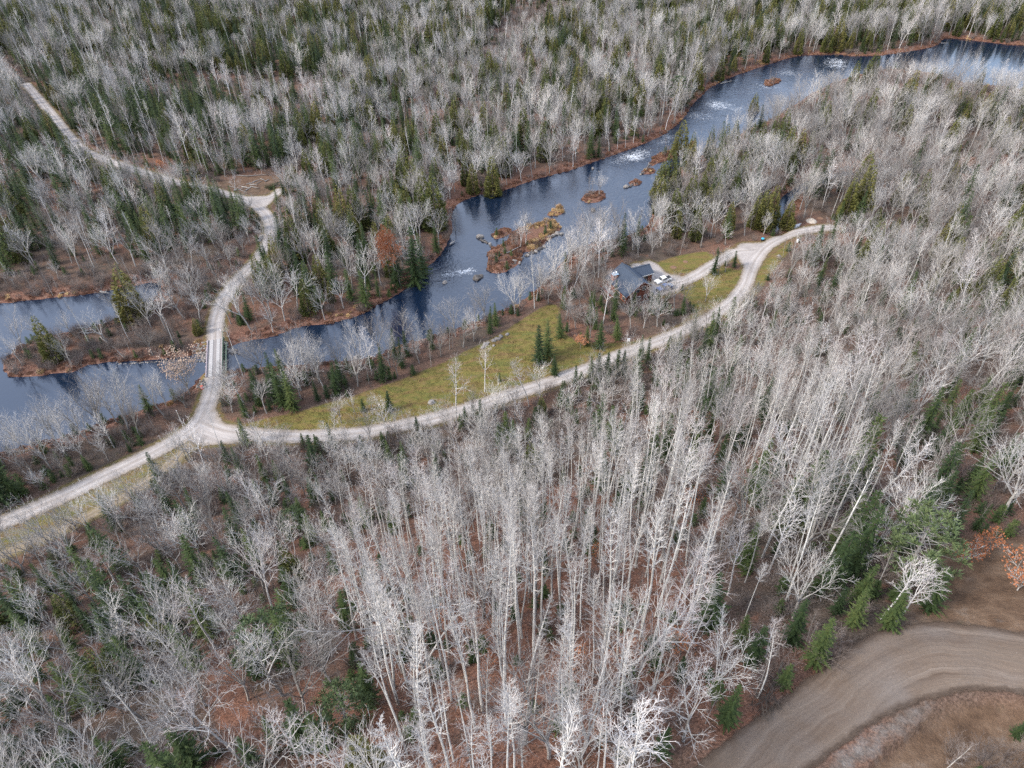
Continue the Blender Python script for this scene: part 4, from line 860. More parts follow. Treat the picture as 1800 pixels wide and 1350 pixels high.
for i in order:
    k = reg[i]
    if k < 0 or c_shut[i]: continue
    x, y = cand[i]; nm, _, sp, mixd, hf, br = REG[k]
    if nm == 'outer wood' and -40 < pj[i, 0] < 1840 and pj[i, 1] > 30: continue
    if c_w[i] < 1.2 or c_h[i] < 1.0 or c_t[i] < 0.6: continue
    nm = REG[k][0]; con = 1.0 + 2.6 * max(0, n_clump[i] - 0.52) * 4 - (1 if n_clump[i] < 0.45 else 0) * 0.65
    if y > 200: con = 0.50 + 8.0 * max(0, n_big_[i] - 0.44)
    if c_w[i] < 14: con *= 0.4
    if nm.startswith('cedars'): con = 1.0
    ks = list(mixd); wts = np.array([mixd[q_] * (con if q_ in ('fir_tree', 'cedar_tree') else (0.25 + 2.6 * max(0, n_sp[i] - 0.35)) if q_ in ('birch_tree', 'aspen_tree') else 1.0) for q_ in ks]); cw = np.cumsum(wts / wts.sum())
    kind = ks[int(np.searchsorted(cw, rr1[i]))]
    h = HT[kind] * hf * (0.72 + 0.5 * rr2[i] ** 0.8) * (0.82 + 0.34 * n_tall[i])
    if kind in ('fir_tree', 'cedar_tree'): h *= (0.80 + 0.5 * rr3[i]) * (1.12 if y > 190 else 0.85)
    # next to a road only low growth, so that the gravel stays open
    lim = 1.2 + (0.0 if y > 260 else 0.0)
    if c_r[i] < lim: continue
    if c_r[i] < 7: h *= (0.74 + 0.03 * c_r[i]) if nm in ('bushy edge below the road', 'fir clump along the lane', 'mixed wood left of the road', 'wood beside the bridge road') else 0.45 + 0.08 * c_r[i]
    if c_w[i] < 3 and kind != 'cedar_tree': h *= 0.85
    s = sp * ((0.72 + 0.75 * (1 - n_dens[i])) if y > 200 else (0.8 + 0.45 * (1 - n_dens[i]))) * (0.8 if kind in ('fir_tree', 'cedar_tree') else 1.0)
    if not free(x, y, s): continue
    put(x, y, s); TREES.append(dict(kind=kind, x=x, y=y, h=h, hero=None, pi=int(rr3[i] * 9973) % len(PROTO[kind]), reg=nm))
tx = np.array([(t['x'], t['y']) for t in TREES]); tz = ground_z(tx)
pf = proj(np.column_stack([tx, tz])); pt = proj(np.column_stack([tx, tz + np.array([t['h'] for t in TREES])]))
for i, t in enumerate(TREES):
    t['z'] = tz[i]; vis = (-40 < (pf[i, 0] + pt[i, 0]) / 2 < 1840) and pt[i, 1] < 1345 and pf[i, 1] > 12 and pt[i, 1] > -40
    t['size'] = abs(pf[i, 1] - pt[i, 1]) + abs(pf[i, 0] - pt[i, 0]) if vis else 0; t['px'] = (float(pf[i, 0]), float(pf[i, 1]))
    if t['hero']: t['size'] += 1000
print('TREES', len(TREES), {k: sum(1 for t in TREES if t['kind'] == k) for k in PROTO})

# ------------------------------------------------------------------ the largest of each kind stand as trees of their own, the rest as masses
LAND = [('the plank bridge', 378, 630), ('the road fork', 370, 765), ('the tip of the wooded point', 40, 650), ('the backwater', 190, 530), ('the log landing', 440, 320), ('the road at the left edge', 60, 895), ('the sandy track', 150, 915),
        ('the rust leaved oak', 702, 500), ('the grassy river island', 915, 435), ('the golden grass islet', 978, 370), ('the far bank yellow cedar', 866, 338), ('the upper rapids', 1260, 195), ('the islet cedar', 1196, 270),
        ('the log house', 1115, 505), ('the parked pickups', 1166, 500), ('the gravel turnaround', 1325, 450), ('the utility pole', 1392, 455), ('the dark creek', 1365, 385), ('the roadside firs', 1066, 664), ('the meadow', 800, 670), ('the lone meadow fir', 685, 722),
        ('the reddish opening', 1230, 900), ('the big forked maple', 1202, 1052), ('the dirt road bend', 1620, 1100), ('the dirt road lower end', 1280, 1320), ('the clearing', 1720, 1020), ('the round pine', 490, 1160), ('the bare litter patch', 600, 1270), ('the aspen stand centre', 900, 1130), ('the top of the aspen stand', 900, 950),
        ('the middle of the right aspens', 1400, 880), ('the right slope birch', 1680, 560), ('the far pond', 1740, 120), ('the far road end', 60, 160), ('the bridge road bend', 475, 400), ('the spire shaped fir', 284, 1120), ('the bottom left corner', 60, 1330), ('the flat crowned maple', 315, 1250), ('the right edge below the slope', 1760, 780), ('the middle of the right slope', 1560, 640), ('the lane curve', 1230, 565)]
LAND += [('the top left corner', 120, 50), ('the top edge left of centre', 520, 40), ('the top edge at the centre', 900, 40), ('the reddish far strip', 420, 158), ('the middle of the birch wood', 330, 230), ('the middle of the left wood', 170, 390), ('the left edge above the backwater', 40, 440), ('the far road left edge', 60, 300),
         ('the birches beyond the landing', 582, 205), ('the wood across the river', 760, 200), ('the bank firs below the oak', 630, 500), ('the upper far wood', 1000, 160), ('the wood above the upper rapids', 1150, 110), ('the wood above the far pond', 1600, 40), ('the near bank opposite the rapids', 1330, 230), ('the centre of the east wood', 1550, 270), ('the right edge of the east wood', 1740, 300),
         ('the far pond near bank', 1600, 175), ('the wood right of the gravel spur', 1540, 420), ('the right edge above the slope', 1760, 440), ('the near river bank', 170, 780), ('the wood below the road fork', 420, 900), ('the hardwoods left of the aspens', 620, 900), ('the wood below the lane', 760, 830), ('the aspens beside the lane firs', 1150, 790), ('the lower right aspens', 1480, 980), ('the bottom of the aspen stand', 880, 1290), ('the aspen stand right side', 1110, 1100), ('the aspen stand left side', 680, 1100),
         ('the hardwoods below the sandy track', 140, 1040), ('the hardwoods at the left bottom', 180, 1180), ('the bottom edge beside the aspens', 420, 1330), ('the bushes below the lane', 640, 820), ('the river strip beside the meadow', 700, 640), ('the house front grove', 1080, 570), ('the grove behind the house', 1060, 440)]
lp = ats([(u, v) for _, u, v in LAND])
LOOK = dict(aspen_tree=('aspen tree', ['short slim bare aspen', 'straight bare aspen', 'tall pale bare aspen']), bare_tree=('bare tree', ['low bare grey hardwood', 'bare grey hardwood', 'tall bare grey hardwood']),
            birch_tree=('birch tree', ['small white birch', 'white stemmed bare birch', 'tall white bare birch']), fir_tree=('fir tree', ['small green fir', 'dark green fir', 'tall dark green fir']),
            cedar_tree=('cedar tree', ['small olive cedar', 'olive green cedar', 'tall olive cedar']), pine_tree=('pine tree', ['pine'] * 3), oak_tree=('oak tree', ['oak'] * 3), tan_tree=('tree', ['tree'] * 3), beech_sapling=('sapling', ['rust leaved sapling'] * 3))
def label_of(t):
    d = np.hypot(lp[:, 0] - t['x'], lp[:, 1] - t['y']); i = int(np.argmin(d)); u, v = LAND[i][1:]
    dx, dy = t['px'][0] - u, t['px'][1] - v
    side = ('right of' if dx > 0 else 'left of') if abs(dx) > 1.3 * abs(dy) else ('below' if dy > 0 else 'above')
    dist = 'just ' if d[i] < 9 else '' if d[i] < 22 else 'well ' if d[i] < 45 else 'far '
    H = HT[t['kind']]; lk = LOOK[t['kind']][1][0 if t['h'] < 0.78 * H else 1 if t['h'] < 1.02 * H else 2]
    return f"{lk} {dist}{side} {LAND[i][0]}", f"{LOOK[t['kind']][0]}s {side} {LAND[i][0]}"
def stand(kind, pi, x, y, z, h, rz, tilt=(0, 0), fat=1.0):
    ms, jm, H = PROTO[kind][pi]; o = empty(kind, (x, y, z), rz); s = h / H
    o.rotation_euler = (tilt[0], tilt[1], rz); o.scale = (s * fat, s * fat, s)
    for n, me in ms: link_mesh(n, me, o)
    return o
LIMIT = dict(aspen_tree=300, bare_tree=300, birch_tree=300, fir_tree=300, cedar_tree=150)
rest = {}; rs_ = random.Random(11)
for kind in LOOK:
    ts = sorted([t for t in TREES if t['kind'] == kind], key=lambda t: -t['size'])
    for j, t in enumerate(ts):
        rz = rs_.random() * 6.283; tilt = (rs_.gauss(0, 0.03), rs_.gauss(0, 0.03)) if kind in ('aspen_tree', 'fir_tree', 'cedar_tree') else (rs_.gauss(0, 0.07), rs_.gauss(0, 0.07))
        if t['size'] > 0 and j < LIMIT.get(kind, 300):
            fat = {'cedar_tree': 1.2, 'fir_tree': 1.2, 'oak_tree': 0.72, 'pine_tree': 1.15}.get(kind, 1.0) if t['hero'] else 1.0
            o = stand(kind, t['pi'], t['x'], t['y'], t['z'], t['h'], rz, tilt, fat)
            if t['hero']: tag(o, t['hero'], LOOK[kind][0])
            else:
                lb, gr = label_of(t); tag(o, lb, LOOK[kind][0], gr)
        else: rest.setdefault(kind, []).append((t['x'], t['y'], t['z'], t['pi'], tilt[0], tilt[1], rz, t['h'] / PROTO[kind][t['pi']][2]))

# ------------------------------------------------------------------ masses nobody could count: points that carry the shared meshes
def mass(name, label, cat, kinds_pts):
    """kinds_pts: [(kind, rows of x, y, z, variant, tilt x, tilt y, turn, scale)]"""
    pool = bpy.data.collections.new(name + '_pool'); rows = []; base = 0
    for kind, r in kinds_pts:
        for ms, jm, H in PROTO[kind]:
            pool.objects.link(bpy.data.objects.new('%s_pool_%03d' % (name, len(pool.objects)), jm))
        r = np.array(r, float)
        if len(r):
            r = r.copy(); r[:, 3] += base; rows.append(r)
        base += len(PROTO[kind])
    r = np.vstack(rows); me = bpy.data.meshes.new(name); me.vertices.add(len(r)); me.vertices.foreach_set('co', r[:, :3].astype(np.float32).ravel())
    a = me.attributes.new('variant', 'INT', 'POINT'); a.data.foreach_set('value', r[:, 3].astype(np.int32))
    a = me.attributes.new('turn', 'FLOAT_VECTOR', 'POINT'); a.data.foreach_set('vector', r[:, 4:7].astype(np.float32).ravel())
    a = me.attributes.new('grown', 'FLOAT', 'POINT'); a.data.foreach_set('value', r[:, 7].astype(np.float32)); me.update()
    o = link_mesh(name, me); tag(o, label, cat, kind='stuff')
    ng = bpy.data.node_groups.new(name, 'GeometryNodeTree'); ng.interface.new_socket('Geometry', in_out='INPUT', socket_type='NodeSocketGeometry'); ng.interface.new_socket('Geometry', in_out='OUTPUT', socket_type='NodeSocketGeometry')
    N = ng.nodes; gi, go = N.new('NodeGroupInput'), N.new('NodeGroupOutput'); ip = N.new('GeometryNodeInstanceOnPoints'); ci = N.new('GeometryNodeCollectionInfo')
    ci.inputs['Collection'].default_value = pool; ci.inputs['Separate Children'].default_value = True; ci.inputs['Reset Children'].default_value = True
    def na(nm_, ty):
        x = N.new('GeometryNodeInputNamedAttribute'); x.data_type = ty; x.inputs['Name'].default_value = nm_; return x.outputs['Attribute']
    lk = ng.links.new; lk(gi.outputs[0], ip.inputs['Points']); lk(ci.outputs[0], ip.inputs['Instance']); ip.inputs['Pick Instance'].default_value = True
    lk(na('variant', 'INT'), ip.inputs['Instance Index']); lk(na('turn', 'FLOAT_VECTOR'), ip.inputs['Rotation']); lk(na('grown', 'FLOAT'), ip.inputs['Scale']); lk(ip.outputs[0], go.inputs[0])
    md = o.modifiers.new('spread', 'NODES'); md.node_group = ng
    return o
mass('bare_forest', 'dense mass of bare grey hardwoods, aspens and birches filling the woods', 'forest', [(k, rest[k]) for k in ('bare_tree', 'aspen_tree', 'birch_tree') if k in rest])
mass('conifer_forest', 'smaller firs, cedars and pines scattered through the bare woods', 'forest', [(k, rest[k]) for k in ('fir_tree', 'cedar_tree', 'pine_tree') if k in rest])

# brush, thin poles, saplings
brush, poles, firs = [], [], []
bp = cand[rgn.permutation(len(cand))]; bp = np.vstack([bp, bp + rgn.random(bp.shape) * 2 - 1]); b_pj = proj(np.column_stack([bp, hill(bp)]))
b_reg = np.full(len(bp), -1)
for i, r_ in enumerate(REG):
    mk = (b_reg < 0) & inside(b_pj[:, :2], np.array(r_[1], float)); b_reg[mk] = i
b_w = water_sd(bp); b_r = road_sd(bp)[0]; b_sh = shut(bp); b_h = haul_sd(bp)[0]; b_t = track_sd(bp)[0]; b_z = ground_z(bp, b_w); bn = vnoise(bp[:, 0], bp[:, 1], 8, 21)
ru = rgn.random((len(bp), 4)); hd = np.hypot(bp[:, 0] - HOUSE_C[0], bp[:, 1] - HOUSE_C[1])
for i in range(len(bp)):
    if b_reg[i] < 0 or b_w[i] < 0.6 or b_r[i] < 0.9 or b_h[i] < 0.8 or b_t[i] < 0.3 or b_sh[i] or hd[i] < 9: continue
    dens = REG[b_reg[i]][5] * (0.5 + 1.0 * bn[i]) * CELL * CELL * 0.5
    if ru[i, 0] < dens:
        brush.append((bp[i, 0], bp[i, 1], b_z[i], int(ru[i, 1] * 5), 0, 0, ru[i, 2] * 6.28, 0.55 + 0.65 * ru[i, 3]))
    elif ru[i, 0] < dens + 0.035 and b_r[i] > 4: poles.append((bp[i, 0], bp[i, 1], b_z[i], int(ru[i, 1] * 3), 0.05, 0, ru[i, 2] * 6.28, 0.5 + 0.6 * ru[i, 3]))
    elif ru[i, 0] < dens + 0.035 + (0.11 if bp[i, 1] < 190 else 0.05) * (bn[i] > 0.45): firs.append((bp[i, 0], bp[i, 1], b_z[i], int(ru[i, 1] * 3), 0, 0, ru[i, 2] * 6.28, 0.6 + 0.6 * ru[i, 3]))
mass('undergrowth', 'mauve brown leafless brush, thin poles and fir seedlings under the trees', 'undergrowth', [('brush', brush), ('pole_tree', poles), ('fir_sapling', firs)])
# red brown heath along the water's edge and on the islands, gold grass
heath, gold = [], []
gx, gy = np.meshgrid(np.arange(-300, 560, 1.3), np.arange(80, 600, 1.3)); hp = np.stack([gx.ravel(), gy.ravel()], 1); hp = hp + rgn.random(hp.shape) * 1.3
h_pj = proj(np.column_stack([hp, np.zeros(len(hp))])); hp = hp[(h_pj[:, 0] > -60) & (h_pj[:, 0] < 1860) & (h_pj[:, 1] > -20)]
h_w = water_sd(hp); sel = (h_w > 0.15) & (h_w < 4.5); hp, h_w = hp[sel], h_w[sel]; h_z = ground_z(hp, h_w); h_r = road_sd(hp)[0]; hn = vnoise(hp[:, 0], hp[:, 1], 4, 31); ru = rgn.random((len(hp), 4))
G2 = inside(hp, ISLES[2]); G0 = inside(hp, ISLES[0]); on_isle = np.zeros(len(hp), bool)
for I in ISLES: on_isle |= inside(hp, I)
h_pj = proj(np.column_stack([hp, np.zeros(len(hp))]))
for i in range(len(hp)):
    if h_r[i] < 1.2: continue
    row = (hp[i, 0], hp[i, 1], h_z[i], int(ru[i, 1] * 3), 0, 0, ru[i, 2] * 6.28, 0.6 + 0.6 * ru[i, 3])
    g = G2[i] or (G0[i] and h_pj[i, 0] > 925 and hn[i] > 0.42) or (hn[i] > 0.82 and ru[i, 0] < 0.5)
    if g: gold.append(row)
    elif ru[i, 0] < (0.9 if on_isle[i] else 0.75 * (1 - h_w[i] / 5)): heath.append((*row[:3], int(ru[i, 1] * 4), *row[4:7], 0.45 + 0.5 * ru[i, 3]))
mass('bank_heath', 'red brown heath and low shrubs along the river banks and islets', 'shrubs', [('heath', heath)])
mass('dry_grass', 'golden dry sedge on the river islands and banks', 'grass', [('gold', gold)])
# meadow tufts
lo, hi = FIELD.min(0), FIELD.max(0); gx, gy = np.meshgrid(np.arange(lo[0], hi[0], 0.8), np.arange(lo[1], hi[1], 0.8)); fp = np.stack([gx.ravel(), gy.ravel()], 1); fp = fp + rgn.random(fp.shape) * 0.8
fp = fp[(inside(fp, FIELD) | inside(fp, LAWN)) & (road_sd(fp)[0] > 0.3)]; fz = ground_z(fp); ru = rgn.random((len(fp), 4)); fn_ = vnoise(fp[:, 0], fp[:, 1], 3, 41)
mass('meadow_grass', 'tufts of yellow green grass on the meadow and lawn', 'grass', [('tuft', [(fp[i, 0], fp[i, 1], fz[i], int(ru[i, 1] * 3), 0, 0, ru[i, 2] * 6.28, 0.5 + 0.7 * ru[i, 3]) for i in range(len(fp)) if ru[i, 0] < 0.25 + 0.5 * fn_[i]])])

# ------------------------------------------------------------------ built things
def _box(g, c, s, rz=0.0, tilt=None):
    """a box with centre c and size s, turned about z"""
    hx, hy, hz = s[0] / 2, s[1] / 2, s[2] / 2; R = Matrix.Rotation(rz, 3, 'Z') if tilt is None else Matrix.Rotation(rz, 3, 'Z') @ tilt
    i = len(g.v)
    for z in (-hz, hz):
        for x, y in ((-hx, -hy), (hx, -hy), (hx, hy), (-hx, hy)): g.v.append(tuple(Vector(c) + R @ Vector((x, y, z))))
    g.f += [(i + 3, i + 2, i + 1, i), (i + 4, i + 5, i + 6, i + 7)] + [(i + k, i + (k + 1) % 4, i + 4 + (k + 1) % 4, i + 4 + k) for k in range(4)]
Geo.box = _box
def _slab(g, pts, th):
    """a flat outline given a thickness along its normal (downwards)"""
    P_ = [Vector(p) for p in pts]; n = (P_[1] - P_[0]).cross(P_[2] - P_[0]).normalized(); n = n if n.z > 0 else -n
    i = len(g.v); k = len(P_); g.v += [tuple(p) for p in P_] + [tuple(p - n * th) for p in P_]
    g.f += [tuple(i + j for j in range(k)), tuple(i + k + j for j in reversed(range(k)))] + [(i + (j + 1) % k, i + j, i + k + j, i + k + (j + 1) % k) for j in range(k)]
Geo.slab = _slab
def _prism(g, prof, y0, y1):
    """a profile in x, z carried from y0 to y1"""
    i = len(g.v); k = len(prof); g.v += [(x, y0, z) for x, z in prof] + [(x, y1, z) for x, z in prof]
    g.f += [tuple(i + j for j in range(k)), tuple(i + k + j for j in reversed(range(k)))] + [(i + (j + 1) % k, i + j, i + k + j, i + k + (j + 1) % k) for j in range(k)]
Geo.prism = _prism
def part(name, g, mat, parent, bevel=0.0):
    me = g.mesh(name, mat)
    bm = bmesh.new(); bm.from_mesh(me); bmesh.ops.recalc_face_normals(bm, faces=bm.faces)
    if bevel: bmesh.ops.bevel(bm, geom=bm.edges[:], offset=bevel, segments=2, affect='EDGES', clamp_overlap=True)
    bm.to_mesh(me); bm.free()
    return link_mesh(name, me, parent)
def one(name, mat, parent, *boxes, bevel=0.0):
    g = Geo()
    for bx_ in boxes: g.box(*bx_)
    return part(name, g, mat, parent, bevel)

plain('roof_shingle', (0.05, 0.066, 0.092), 0.75, 0.3, 0.35, 6.0); plain('roof_trim', (0.05, 0.062, 0.08), 0.6, 0.3, 0.2); plain('log_wall', (0.17, 0.06, 0.036), 0.8, 0.2, 0.35, 2.5)
plain('fascia', (0.62, 0.60, 0.55), 0.7, 0.2, 0.1); plain('glass_dark', (0.02, 0.025, 0.03), 0.08, 0.6, 0.1); plain('brick_red', (0.30, 0.07, 0.035), 0.85, 0.2, 0.3, 8); plain('sheet_metal', (0.30, 0.40, 0.48), 0.4, 0.5, 0.1)
plain('white_paint', (0.78, 0.78, 0.76), 0.35, 0.5, 0.04); plain('blue_paint', (0.06, 0.10, 0.22), 0.3, 0.5, 0.1); plain('tyre_rubber', (0.02, 0.02, 0.02), 0.9, 0.2, 0.2); plain('rim_metal', (0.45, 0.45, 0.46), 0.35, 0.5, 0.1, 3, 0.7); plain('black_vinyl', (0.02, 0.02, 0.022), 0.6, 0.3, 0.2); plain('grey_vinyl', (0.20, 0.22, 0.25), 0.5, 0.4, 0.2)
plain('lamp_glass', (0.7, 0.7, 0.68), 0.2, 0.5, 0.05); plain('red_glass', (0.35, 0.02, 0.02), 0.3, 0.5, 0.05)
plain('deck_wood', (0.27, 0.245, 0.23), 0.9, 0.15, 0.2, 2.0); plain('worn_plank', (0.40, 0.38, 0.36), 0.9, 0.15, 0.22, 1.5); plain('curb_wood', (0.34, 0.29, 0.30), 0.9, 0.15, 0.25, 2.0); plain('green_steel', (0.16, 0.21, 0.15), 0.6, 0.3, 0.3, 3.0); plain('dark_steel', (0.035, 0.03, 0.028), 0.7, 0.3, 0.3); plain('concrete', (0.33, 0.31, 0.29), 0.9, 0.15, 0.25, 1.5)
plain('pole_wood', (0.42, 0.39, 0.34), 0.9, 0.1, 0.2, 2.0); plain('green_pole', (0.17, 0.18, 0.13), 0.9, 0.1, 0.2, 2.0); plain('orange_plastic', (0.80, 0.10, 0.03), 0.5, 0.4, 0.06); plain('teal_plastic', (0.04, 0.36, 0.55), 0.45, 0.4, 0.1); plain('aluminium', (0.60, 0.60, 0.60), 0.35, 0.5, 0.1, 2.0, 0.3)
plain('pale_rock', (0.23, 0.21, 0.19), 0.9, 0.15, 0.5, 1.6); plain('dark_rock', (0.10, 0.09, 0.082), 0.85, 0.2, 0.45, 1.2); plain('sand', (0.45, 0.39, 0.32), 0.95, 0.1, 0.12, 0.8); plain('leaf_heap', (0.20, 0.12, 0.08), 0.95, 0.1, 0.4, 2.0)

# the bridge ------------------------------------------------------
br = empty('plank_bridge', (*((BR_S + BR_N) / 2), 0.0), math.atan2(-bdir[0], bdir[1])); tag(br, 'single lane timber plank bridge across the river on the gravel road', 'bridge')
HL = BR_L / 2 + 0.35; TOP = 0.24
npl = int(2 * HL / 0.30); pk = Geo(); pk.box((0, 0, 0), (4.3, 0.27, 0.10)); pkm = pk.mesh('deck_plank', 'deck_wood')
for i in range(npl):
    o = link_mesh('deck_plank', pkm, br, (random.Random(i).gauss(0, 0.02), -HL + (i + 0.5) * 2 * HL / npl, TOP - 0.05 + random.Random(i * 3).gauss(0, 0.006)))
rn = Geo(); rn.box((0, 0, 0), (0.27, 2 * HL / 4 - 0.03, 0.06), 0); rnm = rn.mesh('running_plank', 'worn_plank')
for sx in (-0.93, 0.93):
    for j in (-1, 0, 1):
        for k in range(4): link_mesh('running_plank', rnm, br, (sx + j * 0.29, -HL + (k + 0.5) * 2 * HL / 4, TOP + 0.034))
for sx in (-2.02, 2.02):
    for k in range(3): one('curb_timber', 'curb_wood', br, ((sx, -HL + (k + 0.5) * 2 * HL / 3, TOP + 0.17), (0.26, 2 * HL / 3 - 0.05, 0.26)), bevel=0.02)
for sx in (-1.75, -0.6, 0.6, 1.75): one('girder', 'dark_steel', br, ((sx, 0, TOP - 0.40), (0.30, 2 * HL, 0.55)))
for k in range(13):
    y = -HL + 0.6 + k * (2 * HL - 1.2) / 12
    p_ = one('guard_post', 'green_steel', br, ((2.42, y, TOP + 0.30), (0.16, 0.16, 1.35)), bevel=0.01)
    g = Geo(); g.tube([Vector((2.98, y, TOP - 0.42)), Vector((2.45, y, TOP + 0.62))], [0.06, 0.06], 4); part('knee_brace', g, 'green_steel', br)
one('guard_rail', 'green_steel', br, ((2.30, 0, TOP + 0.82), (0.08, 2 * HL + 5.0, 0.30))); one('outer_beam', 'green_steel', br, ((2.98, 0, TOP - 0.45), (0.22, 2 * HL, 0.30)))
one('bottom_chord', 'dark_steel', br, ((2.42, 0, TOP - 0.62), (0.2, 2 * HL, 0.2)))
for k in range(9): one('curb_block', 'curb_wood', br, ((-2.25, -HL + 0.7 + k * (2 * HL - 1.4) / 8, TOP + 0.0), (0.24, 0.3, 0.5)))
for sy in (-1, 1): one('abutment', 'concrete', br, ((0, sy * (HL - 0.2), -1.15), (5.4, 1.0, 1.9)), bevel=0.04)
x, y = at(389, 585); mp = empty('marker_post', (x, y, gz(x, y))); one('post', 'white_paint', mp, ((0, 0, 0.5), (0.12, 0.12, 1.2))); one('reflector', 'white_paint', mp, ((0, -0.08, 0.95), (0.34, 0.05, 0.6))); tag(mp, 'white marker post at the far right corner of the plank bridge', 'marker')

# the house -------------------------------------------------------
ZR = 7.0
A_, B_ = at(1132, 496.5, ZR), at(1093, 462, ZR); dv = (B_ - A_); RL = np.linalg.norm(dv); dv = dv / RL; C0 = (A_ + B_) / 2; hrot = math.atan2(-dv[0], dv[1]); hx_ = np.array([dv[1], -dv[0]])
hz0 = gz(*C0)
def hl(u, v, z):
    p = at(u, v, z) - C0; return float(p @ hx_), float(p @ dv)
h = empty('log_house', (*C0, hz0 - 0.15), hrot); tag(h, 'red brown log house with steep slate blue roof beside the driveway', 'house')
XL, ZL = -5.6, 3.3; XR, ZRr = 2.9, 5.1; Y0, Y1 = -RL / 2, RL / 2
g = Geo(); g.prism([(-5.0, 0), (2.45, 0), (2.45, 5.25), (0, 6.78), (-5.0, 3.52)], Y0 + 0.55, Y1 - 0.55); wall_ = part('wall', g, 'log_wall', h)
lg = Geo(); lg.box((0, 0, 0), (1, 1, 1)); 
def logs(parent, x0, x1, z0, z1, fixed, along_x):
    z = z0
    while z < z1:
        g = Geo()
        if along_x: g.tube([Vector((x0, fixed, z)), Vector((x1, fixed, z))], [0.14, 0.14], 6)
        else: g.tube([Vector((fixed, x0, z)), Vector((fixed, x1, z))], [0.14, 0.14], 6)
        part('wall_log', g, 'log_wall', parent); z += 0.29
logs(h, Y0 + 0.4, Y1 - 0.4, 0.2, 3.2, -5.02, False); logs(h, -5.2, 2.6, 0.2, 3.3, Y0 + 0.53, True); logs(h, Y0 + 0.4, Y1 - 0.4, 0.2, 5.0, 2.47, False)
g = Geo(); g.slab([(XL, Y0, ZL), (0, Y0, ZR), (0, Y1, ZR), (XL, Y1, ZL)], 0.2); rl = part('roof_slope', g, 'roof_shingle', h)
g = Geo(); g.slab([(XR, Y0, ZRr), (XR, Y1, ZRr), (0.003, Y1, ZR), (0.003, Y0, ZR)], 0.2); rr_ = part('roof_slope', g, 'roof_shingle', h)
one('ridge_cap', 'roof_trim', rr_, ((0.0, 0, ZR + 0.05), (0.42, RL + 0.06, 0.12)))
def shingles(parent, p0, p1, q0, q1, n):
    """courses of shingles laid from eave p to ridge q"""
    p0, p1, q0, q1 = map(Vector, (p0, p1, q0, q1)); up = (p1 - p0).cross(q0 - p0).normalized(); up = up if up.z > 0 else -up
    for k in range(n):
        a, b_ = p0.lerp(q0, k / n), p1.lerp(q1, k / n); c_, d_ = p0.lerp(q0, (k + 1.05) / n), p1.lerp(q1, (k + 1.05) / n); g = Geo()
        g.slab([a + up * 0.05, b_ + up * 0.05, d_ + up * 0.012, c_ + up * 0.012], 0.03); part('shingle_course', g, 'roof_shingle', parent)
shingles(rl, (XL - 0.03, Y0 - 0.02, ZL), (XL - 0.03, Y1 + 0.02, ZL), (0, Y0 - 0.02, ZR), (0, Y1 + 0.02, ZR), 18); shingles(rr_, (XR + 0.03, Y0 - 0.02, ZRr), (XR + 0.03, Y1 + 0.02, ZRr), (0.003, Y0 - 0.02, ZR), (0.003, Y1 + 0.02, ZR), 9)
one('fascia', 'roof_trim', rl, ((XL - 0.06, 0, ZL - 0.14), (0.06, RL, 0.22))); 
for xa, za, xb, zb, pr in ((XL, ZL, 0, ZR, rl), (XR, ZRr, 0, ZR, rr_)):
    for ye in (Y0 - 0.035, Y1 + 0.035):
        g = Geo(); g.prism([(xa, za - 0.02), (xb, zb - 0.02), (xb, zb - 0.30), (xa, za - 0.30)], ye - 0.03, ye + 0.03); part('barge_board', g, 'log_wall', pr)
def window(parent, x, y, z, wd, ht, face):
    """face 's' looks along -y, 'w' along -x, 'e' along +x"""
    dx, dy = (wd, 0.10) if face == 's' else (0.10, wd); wn = one('window', 'fascia', parent, ((x, y, z), (dx, dy, ht)))
    k = {'s': (0, -0.06), 'w': (-0.06, 0), 'e': (0.06, 0)}[face]
    for sgn in (-0.25, 0.25):
        cx, cy_ = (x + sgn * wd * 0.92, y + k[1]) if face == 's' else (x + k[0], y + sgn * wd * 0.92)
        one('pane', 'glass_dark', wn, ((cx, cy_, z), (wd * 0.40 if face == 's' else 0.04, 0.04 if face == 's' else wd * 0.40, ht * 0.84)))
for x_, z_, w_, h_ in ((-3.4, 1.6, 1.4, 1.2), (-1.0, 1.6, 1.4, 1.2), (1.2, 1.6, 1.0, 1.2), (-1.6, 4.3, 1.1, 1.1), (0.6, 4.6, 1.1, 1.2)): window(h, x_, Y0 + 0.36, z_, w_, h_, 's')
for y_ in (-4.2, -1.2, 4.0): window(h, -5.2, y_, 1.7, 1.5, 1.2, 'w')
window(h, 2.66, Y0 + 2.4, 1.8, 1.1, 1.2, 'e'); window(h, 2.66, Y0 + 2.4, 4.0, 1.1, 1.0, 'e')
dr = one('door', 'curb_wood', h, ((2.64, Y0 + 4.4, 1.15), (0.12, 1.0, 2.1))); one('handle', 'rim_metal', dr, ((2.73, Y0 + 4.05, 1.1), (0.06, 0.05, 0.18)))
